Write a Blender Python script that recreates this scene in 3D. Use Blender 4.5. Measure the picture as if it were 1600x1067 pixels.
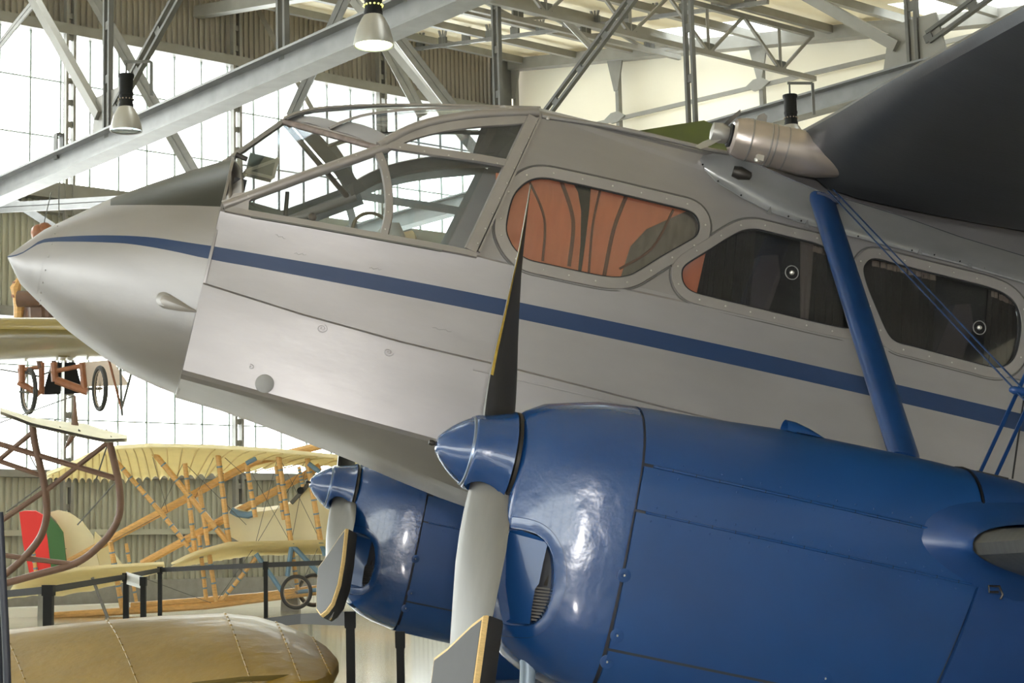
import bpy, bmesh, math, random
import numpy as np
from mathutils import Vector, Matrix, geometry
random.seed(4)
V = Vector
C = bpy.context.scene.collection
for o in list(bpy.data.objects): bpy.data.objects.remove(o)

# ------------------------------------------------------------------ camera, sky, light, exposure
FPX = 2700.0
CAM = V((0, 0, 1.1))
PITCH, ROLL = math.atan(347 / FPX), 0.026
FW = V((0, math.cos(PITCH), math.sin(PITCH)))
_r, _u = V((1, 0, 0)), V((0, -math.sin(PITCH), math.cos(PITCH)))
RT = _r * math.cos(ROLL) - _u * math.sin(ROLL)
UP = _u * math.cos(ROLL) + _r * math.sin(ROLL)
cd = bpy.data.cameras.new('camera'); cam = bpy.data.objects.new('camera', cd); C.objects.link(cam)
cd.sensor_width = 36; cd.lens = FPX * 36 / 1600; cd.clip_end = 300
cam.matrix_world = Matrix(((RT.x, UP.x, -FW.x, CAM.x), (RT.y, UP.y, -FW.y, CAM.y), (RT.z, UP.z, -FW.z, CAM.z), (0, 0, 0, 1)))
bpy.context.scene.camera = cam
W_ = bpy.data.worlds.new('sky'); bpy.context.scene.world = W_; W_.use_nodes = True
bg = W_.node_tree.nodes['Background']; bg.inputs[0].default_value = (1.0, 1.0, 0.985, 1); bg.inputs[1].default_value = 7.6
def area_light(name, loc, target, size, power, col=(1, 1, 1)):
    ld = bpy.data.lights.new(name, 'AREA'); ld.energy = power; ld.size = size; ld.color = col
    o = bpy.data.objects.new(name, ld); C.objects.link(o); o.location = loc
    o.rotation_euler = (V(target) - V(loc)).to_track_quat('-Z', 'Y').to_euler()
    return o
# the photographer's flash, just above the lens
area_light('camera_flash', CAM + UP * 0.28 - FW * 0.05 + RT * 0.05, CAM + FW * 6 + UP * 0.2, 0.12, 88, (1, 0.97, 0.93))
vs = bpy.context.scene.view_settings
vs.view_transform = 'Standard'; vs.look = 'None'; vs.exposure = 0.55; vs.gamma = 1; vs.use_curve_mapping = False

# ------------------------------------------------------------------ geometry of the place
AZ = math.radians(50)
D1 = V((math.sin(AZ), math.cos(AZ), 0)); D2 = V((-math.cos(AZ), math.sin(AZ), 0)); ZZ = V((0, 0, 1))
FLOOR = 0.50
def ray(px, py): return RT * ((px - 800) / FPX) - UP * ((py - 533.5) / FPX) + FW
def W(px, py, d): return CAM + ray(px, py) * d                      # point seen there at that distance
def on_plane(px, py, n, c):
    d = ray(px, py); return CAM + d * ((c - CAM.dot(n)) / d.dot(n))
def hall(a, b, z): return D1 * a + D2 * b + V((0, 0, z))            # hall axes: a along the window wall, b towards it
def roof_z(b): return 11.2 - 0.178 * (25.9 - max(b, 8.0))
# the aeroplane's own axes: X aft, Y starboard (away), Z up; origin midway between the spinner tips
def cam2world(v): return RT * v[0] - UP * v[1] + FW * v[2]
S_c = V((-0.21245606, 0.10957765, 0.97100729)).normalized()
A_c = V((.958, .2255, .175)); A_c = (A_c - S_c * A_c.dot(S_c)).normalized()
U_c = S_c.cross(A_c)
if U_c.y > 0: U_c = -U_c
O_c = V(((680 - 800) / FPX, (693 - 533.5) / FPX, 1)) * 5.30 + S_c * 1.95
AX, AY, AZv = cam2world(A_c), cam2world(S_c), cam2world(U_c)
ORG = CAM + cam2world(O_c)
def L(px, py, Y):                                                    # aeroplane coordinates of a point on plane Y
    d = V(((px - 800) / FPX, (py - 533.5) / FPX, 1)); t = (O_c.dot(S_c) + Y) / d.dot(S_c); P = d * t - O_c
    return V((P.dot(A_c), Y, P.dot(U_c)))
def wfus(x): return float(np.interp(x, [-.78, -.5, -.2, .1, .5, 4.5], [.50, .528, .55, .563, .57, .57]))
def side_y(x, z): return -(wfus(x) - .12 * max(0, z - .9))
def LS(px, py, off=0.0):                                             # point on the port side of the fuselage
    Y = -.56
    for _ in range(6):
        p = L(px, py, Y); Y = side_y(p.x, p.z) - off
    return L(px, py, Y)

# ------------------------------------------------------------------ materials
MATS = {}
def nodes_of(m): return m.node_tree.nodes, m.node_tree.links
def mat(name, col, rough=.5, metal=0, noise=0, nscale=8, bump=0, bscale=30, coat=0, spec=None, stretch=None, col2=None):
    if name in MATS: return MATS[name]
    m = bpy.data.materials.new(name); m.use_nodes = True; N, K = nodes_of(m); b = N['Principled BSDF']
    b.inputs['Base Color'].default_value = (*col, 1); b.inputs['Roughness'].default_value = rough; b.inputs['Metallic'].default_value = metal
    if coat: b.inputs['Coat Weight'].default_value = coat; b.inputs['Coat Roughness'].default_value = .06
    if spec is not None: b.inputs['Specular IOR Level'].default_value = spec
    tc = N.new('ShaderNodeTexCoord'); mp = N.new('ShaderNodeMapping'); K.new(tc.outputs['Object'], mp.inputs[0])
    if stretch: mp.inputs['Scale'].default_value = stretch
    if noise:
        n = N.new('ShaderNodeTexNoise'); n.inputs['Scale'].default_value = nscale; n.inputs['Detail'].default_value = 6
        K.new(mp.outputs[0], n.inputs[0])
        r = N.new('ShaderNodeMapRange'); r.inputs[1].default_value = .3; r.inputs[2].default_value = .7
        K.new(n.outputs[0], r.inputs[0])
        mx = N.new('ShaderNodeMix'); mx.data_type = 'RGBA'
        c2 = col2 or tuple(c * (1 - noise) for c in col)
        mx.inputs[6].default_value = (*col, 1); mx.inputs[7].default_value = (*c2, 1)
        K.new(r.outputs[0], mx.inputs[0]); K.new(mx.outputs[2], b.inputs['Base Color'])
    if bump:
        n = N.new('ShaderNodeTexNoise'); n.inputs['Scale'].default_value = bscale; n.inputs['Detail'].default_value = 4
        K.new(mp.outputs[0], n.inputs[0]); bp = N.new('ShaderNodeBump'); bp.inputs['Strength'].default_value = bump; bp.inputs['Distance'].default_value = .02
        K.new(n.outputs[0], bp.inputs['Height']); K.new(bp.outputs[0], b.inputs['Normal'])
    MATS[name] = m; return m
def glass(name, tint=(1, 1, 1), haze=.04, refl=.09):
    m = bpy.data.materials.new(name); m.use_nodes = True; N, K = nodes_of(m); N.remove(N['Principled BSDF'])
    out = N['Material Output']; t = N.new('ShaderNodeBsdfTransparent'); t.inputs[0].default_value = (*tint, 1)
    g = N.new('ShaderNodeBsdfGlossy'); g.inputs['Roughness'].default_value = .04; g.inputs[0].default_value = (.9, .95, 1, 1)
    d = N.new('ShaderNodeBsdfDiffuse'); d.inputs[0].default_value = (.75, .77, .75, 1)
    lw = N.new('ShaderNodeFresnel'); lw.inputs[0].default_value = 1.45
    mt = N.new('ShaderNodeMath'); mt.operation = 'MULTIPLY'; mt.inputs[1].default_value = refl / .04; K.new(lw.outputs[0], mt.inputs[0])
    mn = N.new('ShaderNodeMath'); mn.operation = 'MINIMUM'; mn.inputs[1].default_value = .8; K.new(mt.outputs[0], mn.inputs[0])
    m1 = N.new('ShaderNodeMixShader'); K.new(mn.outputs[0], m1.inputs[0]); K.new(t.outputs[0], m1.inputs[1]); K.new(g.outputs[0], m1.inputs[2])
    m2 = N.new('ShaderNodeMixShader')
    n = N.new('ShaderNodeTexNoise'); n.inputs['Scale'].default_value = 7; n.inputs['Detail'].default_value = 8
    tc = N.new('ShaderNodeTexCoord'); K.new(tc.outputs['Object'], n.inputs[0])
    r = N.new('ShaderNodeMapRange'); r.inputs[1].default_value = .35; r.inputs[2].default_value = .75; r.inputs[3].default_value = haze * .4; r.inputs[4].default_value = haze * 1.8
    K.new(n.outputs[0], r.inputs[0]); K.new(r.outputs[0], m2.inputs[0]); K.new(m1.outputs[0], m2.inputs[1]); K.new(d.outputs[0], m2.inputs[2])
    K.new(m2.outputs[0], out.inputs[0]); MATS[name] = m; return m
def translucent(m, amt):                                              # thin cloth lets light through
    N, K = nodes_of(m); b = N['Principled BSDF']; out = N['Material Output']; t = N.new('ShaderNodeBsdfTranslucent'); mx = N.new('ShaderNodeMixShader'); mx.inputs[0].default_value = amt
    if b.inputs['Base Color'].links: K.new(b.inputs['Base Color'].links[0].from_socket, t.inputs[0])
    else: t.inputs[0].default_value = b.inputs['Base Color'].default_value
    K.new(b.outputs[0], mx.inputs[1]); K.new(t.outputs[0], mx.inputs[2]); K.new(mx.outputs[0], out.inputs[0])
SILVER = (.335, .322, .326)
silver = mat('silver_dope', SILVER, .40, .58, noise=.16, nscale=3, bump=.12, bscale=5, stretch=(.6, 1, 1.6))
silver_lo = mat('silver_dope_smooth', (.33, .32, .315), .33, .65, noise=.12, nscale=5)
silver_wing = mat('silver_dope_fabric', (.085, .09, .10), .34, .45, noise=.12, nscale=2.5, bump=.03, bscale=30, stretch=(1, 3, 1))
frame_silver = mat('silver_frame', (.32, .30, .29), .42, .5, noise=.1, nscale=12)
rivet_m = mat('rivet_metal', (.6, .58, .55), .35, .7)
blue = mat('gloss_blue_paint', (.007, .047, .168), .26, 0, noise=.16, nscale=3, bump=.30, bscale=7.5, coat=.5)
blue_panel = mat('satin_blue_paint', (.007, .048, .168), .36, 0, noise=.22, nscale=3, bump=.05, bscale=6, coat=.2)
blue_matt = mat('strut_blue_paint', (.008, .042, .15), .4, 0, noise=.2, nscale=6, coat=.1)
black = mat('black_rubber', (.012, .012, .013), .6)
dark = mat('dark_interior', (.035, .037, .045), .7)
dark_metal = mat('dark_engine_metal', (.05, .045, .04), .45, .6, noise=.4, nscale=40)
pale_interior = mat('cockpit_lining', (.20, .22, .25), .6, noise=.15)
orange = mat('orange_fabric', (.82, .28, .15), .65, noise=.18, nscale=6, stretch=(6, 1, 1))
curtain_m = mat('grey_curtain', (.055, .05, .045), .9, noise=.3, nscale=40, stretch=(5, 1, .3))
frill_m = mat('curtain_heading', (.35, .29, .24), .9)
blade_m = mat('blade_bare_metal', (.19, .188, .182), .40, .45, noise=.14, nscale=6, stretch=(4, 4, 1))
blade_black = mat('blade_matt_black', (.014, .014, .016), .5, noise=.2, nscale=30)
yellow_edge = mat('yellow_edging', (.55, .38, .06), .6, noise=.4, nscale=60)
ply = mat('pale_laminate', (.78, .55, .24), .6, noise=.3, nscale=60, stretch=(1, 1, 8))
cream_seat = mat('cream_cushion', (.75, .62, .38), .6)
glass_c = glass('cockpit_perspex', (.95, .975, .975), .012, .045)
glass_w = glass('cabin_window_perspex', (.86, .85, .84), .012, .07)
glass_wall = glass('wall_glass', (.97, .995, .985), .01, .03)
steel = mat('grey_painted_steel', (.27, .26, .235), .5, .1, noise=.15, nscale=4)
steel_lt = mat('galvanised_beam', (.25, .25, .25), .45, .35, noise=.2, nscale=5)
steel_dk = mat('dark_painted_steel', (.13, .13, .12), .55, noise=.2, nscale=4)
mull_m = mat('pale_green_glazing_bar', (.30, .36, .33), .5)
clad_up = mat('beige_cladding', (.34, .31, .26), .6, noise=.1, nscale=2)
clad_lo = mat('grey_green_cladding', (.44, .43, .34), .6, noise=.08, nscale=2)
white_wall = mat('cream_plaster', (.93, .87, .72), .8, noise=.06, nscale=.5)
roof_m = mat('cream_roof_sheet', (.82, .76, .60), .7, noise=.12, nscale=1.5)
floor_m = mat('polished_cream_floor', (.42, .40, .32), .12, noise=.12, nscale=.7, bump=.02, bscale=1.2, coat=.3)
kerb_m = mat('concrete_kerb', (.30, .29, .26), .8, noise=.2)
cream_fab = mat('cream_linen', (.86, .78, .52), .7, noise=.08, nscale=4)
cream_hi = mat('pale_cream_linen', (.88, .82, .62), .7, noise=.06, nscale=4)
translucent(cream_fab, .6); translucent(cream_hi, .3); translucent(roof_m, .12)
wood = mat('varnished_spruce', (.78, .46, .17), .4, noise=.25, nscale=14, stretch=(1, 1, 4))
red_wood = mat('reddish_varnished_wood', (.32, .12, .05), .4, noise=.3, nscale=14)
brown_tube = mat('brown_bound_tube', (.16, .085, .055), .5, noise=.25, nscale=12)
blue_fit = mat('grey_blue_fitting', (.16, .27, .38), .5)
black_paint = mat('black_satin_paint', (.008, .008, .008), .65, spec=.25)
belt_m = mat('black_belt', (.02, .02, .022), .8)
red = mat('red_paint', (.75, .03, .025), .55); green = mat('green_paint', (.045, .14, .04), .55)
tyre = mat('tyre_rubber', (.035, .032, .03), .7); rim_m = mat('wheel_rim', (.3, .24, .18), .5, .3)
yellow_m = mat('yellow_doped_fabric', (.25, .15, .008), .48, noise=.25, nscale=5, bump=.25, bscale=14, coat=.04)
yellow_up = mat('yellow_wing_fabric', (.24, .17, .02), .5, noise=.12, nscale=4, coat=.2)
olive = mat('olive_green_fabric', (.17, .20, .05), .6, noise=.3, nscale=3, col2=(.12, .13, .07))
shade_m = mat('spun_aluminium_shade', (.42, .41, .38), .38, .5)
def emit(name, col, s):
    m = bpy.data.materials.new(name); m.use_nodes = True; b = m.node_tree.nodes['Principled BSDF']
    b.inputs['Emission Color'].default_value = (*col, 1); b.inputs['Emission Strength'].default_value = s; MATS[name] = m; return m
lamp_on = emit('lit_lamp_glass', (.85, 1, .55), 9)

# ------------------------------------------------------------------ mesh helpers
LOCAL = set()                                                        # roots whose parts are built in the root's own axes
class MB:
    def __init__(s): s.v = []; s.f = []; s.m = []
    def add(s, vs, fs, mi=0):
        o = len(s.v); s.v += [V(p) for p in vs]; s.f += [tuple(i + o for i in f) for f in fs]; s.m += [mi] * len(fs); return s
    def box(s, c, ax, h, mi=0):
        c = V(c); X, Y, Z = [V(a) * b for a, b in zip(ax, h)]
        vs = [c + X * i + Y * j + Z * k for i in (-1, 1) for j in (-1, 1) for k in (-1, 1)]
        return s.add(vs, [(0, 1, 3, 2), (4, 6, 7, 5), (0, 4, 5, 1), (2, 3, 7, 6), (0, 2, 6, 4), (1, 5, 7, 3)], mi)
    def bar(s, p, q, w, h, up=(0, 0, 1), mi=0):                      # box from p to q, width w sideways, height h along up
        p, q = V(p), V(q); d = q - p; l = d.length; d.normalize(); sd = d.cross(V(up))
        if sd.length < 1e-4: sd = d.cross(V((1, 0, .3)))
        sd.normalize(); u = sd.cross(d)
        return s.box((p + q) / 2, (d, sd, u), (l / 2, w / 2, h / 2), mi)
    def tube(s, pts, r, n=8, cap=True, mi=0):
        pts = [V(p) for p in pts]; rr = r if isinstance(r, (list, tuple)) else [r] * len(pts); rings = []
        ref = None
        for i, p in enumerate(pts):
            d = (pts[min(i + 1, len(pts) - 1)] - pts[max(i - 1, 0)]).normalized()
            if ref is None: ref = d.cross(V((0.13, .2, 1))).normalized()
            a = (ref - d * ref.dot(d)).normalized(); ref = a; b = d.cross(a)
            rings.append([p + (a * math.cos(t) + b * math.sin(t)) * rr[i] for t in [2 * math.pi * k / n for k in range(n)]])
        return s.loft(rings, True, cap, mi)
    def loft(s, rings, closed=True, cap=False, mi=0):
        n = len(rings[0]); vs = [p for r in rings for p in r]; fs = []
        for i in range(len(rings) - 1):
            for j in range(n if closed else n - 1):
                a, b = i * n + j, i * n + (j + 1) % n; fs.append((a, b, b + n, a + n))
        if cap: fs += [tuple(range(n))[::-1], tuple(range((len(rings) - 1) * n, len(rings) * n))]
        return s.add(vs, fs, mi)
    def lathe(s, prof, c, ax, n=24, mi=0, cap=True):                 # prof: (distance along ax, radius)
        c, ax = V(c), V(ax).normalized(); a = ax.cross(V((.2, .9, .3))).normalized(); b = ax.cross(a)
        rings = [[c + ax * t + (a * math.cos(k * 2 * math.pi / n) + b * math.sin(k * 2 * math.pi / n)) * max(r, 1e-4) for k in range(n)] for t, r in prof]
        return s.loft(rings, True, cap, mi)
    def slab(s, pts, d, mi=0):                                       # polygon with thickness vector d
        n = len(pts); d = V(d); vs = [V(p) for p in pts] + [V(p) + d for p in pts]
        tr = geometry.tessellate_polygon([[V(p) for p in pts]])
        fs = [tuple(t) for t in tr] + [tuple(i + n for i in t[::-1]) for t in tr] + [(i, i + n, (i + 1) % n + n, (i + 1) % n) for i in range(n)]
        return s.add(vs, fs, mi)
    def sweep(s, pts, w, t, nrm, closed=False, mi=0):                # flat strip of width w, thickness t, lying on a surface of normal nrm
        pts = [V(p) for p in pts]; n = len(pts); rings = []
        for i, p in enumerate(pts):
            a, b = (pts[(i - 1) % n], pts[(i + 1) % n]) if closed else (pts[max(i - 1, 0)], pts[min(i + 1, n - 1)])
            d = (b - a).normalized(); N_ = V(nrm(p) if callable(nrm) else nrm).normalized(); sd = d.cross(N_).normalized(); N_ = sd.cross(d)
            ww = w[i] if isinstance(w, (list, tuple)) else w
            c = min(t, ww * .25) * .5
            rings.append([p - sd * ww / 2, p - sd * (ww / 2 - c) + N_ * t, p + sd * (ww / 2 - c) + N_ * t, p + sd * ww / 2, p + sd * ww / 2 - N_ * t * .3, p - sd * ww / 2 - N_ * t * .3])
        if closed: rings.append(rings[0])
        return s.loft(rings, True, not closed, mi)
    def sphere(s, c, r, n=8, mi=0, sc=(1, 1, 1)):
        c = V(c); rings = [[c + V((math.sin(a) * math.cos(b) * sc[0], math.sin(a) * math.sin(b) * sc[1], math.cos(a) * sc[2])) * r for b in [2 * math.pi * k / n for k in range(n)]] for a in [max(.01, math.pi * i / (n // 2)) if i < n // 2 else math.pi - .01 for i in range(n // 2 + 1)]]
        return s.loft(rings, True, False, mi)
    def build(s, name, m, parent=None, smooth=40, world=True, label=None, stuff=False):
        if not s.v: return None
        me = bpy.data.meshes.new(name)
        vs = s.v
        root = parent
        while root is not None and root.parent is not None: root = root.parent
        if root is not None and world and root.name not in LOCAL:
            inv = Matrix.Translation(-root.location); vs = [inv @ p for p in vs]
        me.from_pydata([tuple(p) for p in vs], [], s.f)
        for x in (m if isinstance(m, (list, tuple)) else [m]): me.materials.append(x)
        if isinstance(m, (list, tuple)): me.polygons.foreach_set('material_index', s.m)
        bm = bmesh.new(); bm.from_mesh(me); bmesh.ops.recalc_face_normals(bm, faces=bm.faces); bm.to_mesh(me); bm.free()
        if smooth: me.shade_smooth(); me.set_sharp_from_angle(angle=math.radians(smooth))
        o = bpy.data.objects.new(name, me); C.objects.link(o); o.parent = parent
        if label: o['label'] = label
        if stuff: o['kind'] = 'stuff'
        return o
def tag(o, label, cat, group=None):
    o['label'] = label; o['category'] = cat
    if group: o['group'] = group
    return o
def thing(name, label, cat, loc=(0, 0, 0), group=None):
    o = bpy.data.objects.new(name, None); C.objects.link(o); o.location = loc; o.empty_display_size = .1
    return tag(o, label, cat, group)
def struct(o): o['kind'] = 'structure'; return o
def sroot(name, loc=(0, 0, 0)):
    o = bpy.data.objects.new(name, None); C.objects.link(o); o.location = loc; return struct(o)
def spline(pts, n=6, closed=False):
    pts = [V(p) for p in pts]; N_ = len(pts); out = []
    rng = range(N_) if closed else range(N_ - 1)
    for i in rng:
        p0 = pts[(i - 1) % N_] if closed or i > 0 else pts[0]; p1 = pts[i]; p2 = pts[(i + 1) % N_]; p3 = pts[(i + 2) % N_] if closed or i + 2 < N_ else pts[-1]
        for k in range(n):
            t = k / n; out.append(.5 * ((2 * p1) + (p2 - p0) * t + (2 * p0 - 5 * p1 + 4 * p2 - p3) * t * t + (3 * p1 - p0 - 3 * p2 + p3) * t ** 3))
    if not closed: out.append(pts[-1])
    return out
def ip(x, xs, ys): return float(np.interp(x, xs, ys))
# ------------------------------------------------------------------ the hangar
FA0, FA1, FB0, FB1 = -20, 21.9, -20, 26
m = MB(); m.slab([hall(FA0, FB0, FLOOR), hall(FA1 + .3, FB0, FLOOR), hall(FA1 + .3, FB1 + .3, FLOOR), hall(FA0, FB1 + .3, FLOOR)], (0, 0, -.2))
struct(m.build('floor', floor_m, smooth=0))
wl = sroot('wall_left', hall(10, 26, FLOOR))
def sheet(mb, a0, a1, z0, z1, pitch=.2, b=26.12, dep=.035):           # trapezoidal profile sheet
    pts = []; a = a0
    while a < a1 - 1e-3:
        for f_, y in ((0, 0), (.42, 0), (.5, dep), (.92, dep)):
            if a + f_ * pitch <= a1 + .02: pts.append((a + f_ * pitch, y))
        a += pitch
    mb.loft([[hall(x, b + y, z0) for x, y in pts], [hall(x, b + y, z1) for x, y in pts]], False)
cols = [12.35 + 3.17 * k for k in range(-10, 4)]
cols[-1] = 21.75
for i in range(len(cols) - 1):
    a0, a1 = cols[i], cols[i + 1]
    for (z0, z1, mm) in ((10.1, 11.35, clad_up), (5.35, 7.2, clad_lo), (.95, 2.72, clad_lo)):
        mb = MB(); sheet(mb, a0 - .03, a1 + .03, z0, z1, (a1 - a0 + .06) / 30 + 1e-4); mb.build('cladding_sheet', mm, wl, smooth=0)
for a in cols:                                                       # twin channel columns with battens
    mb = MB()
    for s_ in (-.065, .065): mb.box(hall(a + s_, 25.93, 5.6), (D1, D2, ZZ), (.022, .06, 5.7))
    for k in range(30): mb.box(hall(a, 25.93, FLOOR + .2 + k * .37), (D1, D2, ZZ), (.06, .02, .05))
    mb.build('column', steel, wl, smooth=0)
for z, h, d, mm in ((10.08, .09, .16, steel), (7.33, .13, .14, steel), (5.3, .08, .10, steel), (2.72, .06, .1, steel), (1.78, .045, .08, clad_lo), (7.02, .05, .12, steel)):
    mb = MB(); mb.box(hall(1, 26 - d / 2 + .1, z), (D1, D2, ZZ), (20.9, d, h)); mb.build('wall_rail', mm, wl, smooth=0)
mb = MB(); mb.box(hall(1, 26.02, .7), (D1, D2, ZZ), (21, .25, .29)); mb.build('kerb', kerb_m, wl, smooth=0)
def window(name, zs, a0, a1):
    w = sroot(name, hall(a0, 26, zs[0])); st = .5283; n = round((a1 - a0) / st); st = (a1 - a0) / n
    for i in range(n + 1):
        mb = MB(); mb.box(hall(a0 + i * st, 26.05, (zs[0] + zs[-1]) / 2), (D1, D2, ZZ), (.012, .02, (zs[-1] - zs[0]) / 2)); mb.build('glazing_bar', mull_m, w, smooth=0)
    for z in zs[1:-1]:
        mb = MB(); mb.box(hall((a0 + a1) / 2, 26.05, z), (D1, D2, ZZ), ((a1 - a0) / 2, .018, .010)); mb.build('transom', mull_m, w, smooth=0)
    src = None
    for i in range(n):
        for j in range(len(zs) - 1):
            c = hall(a0 + (i + .5) * st, 26.08, (zs[j] + zs[j + 1]) / 2); hz = (zs[j + 1] - zs[j]) / 2
            key = round(hz, 3)
            if src is None or src[0] != key:
                mb = MB(); mb.box((0, 0, 0), (D1, D2, ZZ), (st / 2, .003, hz)); o = mb.build('window_pane', glass_wall, None, smooth=0); src = (key, o.data)
            else: o = bpy.data.objects.new('window_pane', src[1]); C.objects.link(o)
            o.parent = w; o.location = c - w.location
window('window_1', [7.42, 8.25, 9.2, 10.05], 21.75 - 24 * .5283, 21.75)
window('window_2', [2.77, 3.6, 4.45, 5.25], 21.75 - 24 * .5283, 21.75)
for nm_, zs in (('window_3', (7.42, 10.05)), ('window_4', (2.77, 5.25))):
    w = sroot(nm_, hall(0, 26, zs[0]))
    for k in range(9): mb = MB(); mb.box(hall(9.07 - 3.17 * (k + .5), 26.08, sum(zs) / 2), (D1, D2, ZZ), (1.57, .004, (zs[1] - zs[0]) / 2)); mb.build('window_pane', glass_wall, w, smooth=0)
# far plastered wall
wf = sroot('wall_far', hall(22, 10, FLOOR))
mb = MB(); mb.slab([hall(21.95, -18, FLOOR), hall(21.95, 26, FLOOR), hall(21.95, 26, 11.3), hall(21.95, 8, 8.1), hall(21.95, -18, 8.1)], D1 * .3)
mb.build('plaster', white_wall, wf, smooth=0)
mb = MB(); mb.bar(hall(21.7, 26, 11.05), hall(21.7, 8, 7.86), .25, .22); mb.build('verge_beam', steel, wf, smooth=0)
for b in (25.6, 22.65, 19.12, 15.64, 12.2, 8.7, 5.2):
    mb = MB(); zt = roof_z(b) - .2
    mb.bar(hall(21.75, b, FLOOR), hall(21.75, b, zt), .085, .085, up=D1)
    mb.slab([hall(21.68, b - .22, zt), hall(21.68, b + .22, zt), hall(21.68, b + .05, zt - .65), hall(21.68, b - .05, zt - .65)], D1 * .03)
    mb.build('wall_post', steel, wf, smooth=0)
    z = 9.25 - .055 * (22.6 - b) if b < 25 else 9.4
    mb = MB(); mb.slab([hall(21.62, b - .27, z - .015), hall(21.62, b - .09, z + .10), hall(21.62, b + .09, z + .10), hall(21.62, b + .27, z + .015), hall(21.62, b + .09, z - .10), hall(21.62, b - .09, z - .10)], D1 * .04)
    mb.build('gusset_plate', steel, wf, smooth=0)
mb = MB(); mb.bar(hall(21.68, 26, 9.4), hall(21.68, 3, 8.2), .05, .07); mb.build('wall_rail', steel, wf, smooth=0)
mb = MB(); mb.box(hall(21.5, 25.75, 5.8), (D1, D2, ZZ), (.16, .12, 5.38)); mb.build('corner_post', steel_dk, wf, smooth=0)
# the rest of the hall, behind the photographer
wr = sroot('wall_right', hall(0, -20, FLOOR)); mb = MB(); mb.slab([hall(-20, -20, FLOOR), hall(21.9, -20, FLOOR), hall(21.9, -20, 8.2), hall(-20, -20, 8.2)], -D2 * .3); mb.build('plaster', mat('cool_white_plaster', (.74, .76, .80), .8), wr, smooth=0)
wb = sroot('wall_back', hall(-20, 0, FLOOR))
for z0, z1, mm in ((FLOOR, 3.0, clad_lo), (6.5, 11.4, clad_up)):
    mb = MB(); mb.slab([hall(-20, -20, z0), hall(-20, 26, z0), hall(-20, 26, z1), hall(-20, -20, z1)], -D1 * .1); mb.build('cladding_sheet', mm, wb, smooth=0)
for k in range(14): mb = MB(); mb.box(hall(-20, -20 + 3.54 * k, 4.75), (D1, D2, ZZ), (.06, .08, 1.75)); mb.build('column', steel, wb, smooth=0)
for k in range(13): mb = MB(); mb.box(hall(-20, -18.2 + 3.54 * k, 4.75), (D1, D2, ZZ), (.004, 1.7, 1.75)); mb.build('window_pane', glass_wall, wb, smooth=0)
# roof: sheets, translucent strips, purlins
ce = sroot('ceiling', hall(10, 10, 9))
bs = [26.2, 23.6, 21.0, 18.4, 15.8, 13.2, 10.6, 8.0, 2.0, -6, -20]
for i in range(len(bs) - 1):
    b1, b0 = bs[i], bs[i + 1]; a = -20.0
    while a < 22:
        a2 = min(a + 3.0, 22.2); sky = (int(round((a + 20) / 3)) % 2 == 1) and i in (2, 4, 6)
        def slabp(p, q, r, s_): mb = MB(); mb.slab([hall(p, r, roof_z(r) + .02), hall(q, r, roof_z(r) + .02), hall(q, s_, roof_z(s_) + .02), hall(p, s_, roof_z(s_) + .02)], (0, 0, .05)); return mb
        if sky:
            slabp(a, a + 1.9, b1, b0).build('roof_sheet', roof_m, ce, smooth=0); slabp(a + 1.9, a2, b1, b0).build('rooflight_pane', glass_wall, ce, smooth=0)
        else: slabp(a, a2, b1, b0).build('roof_sheet', roof_m, ce, smooth=0)
        a = a2
b = 25.2
while b > 4:
    mb = MB(); z = roof_z(b) - .12
    mb.bar(hall(-18, b, z), hall(21.9, b, z), .09, .13); mb.build('purlin', steel, ce, smooth=0); b -= 1.55

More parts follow.
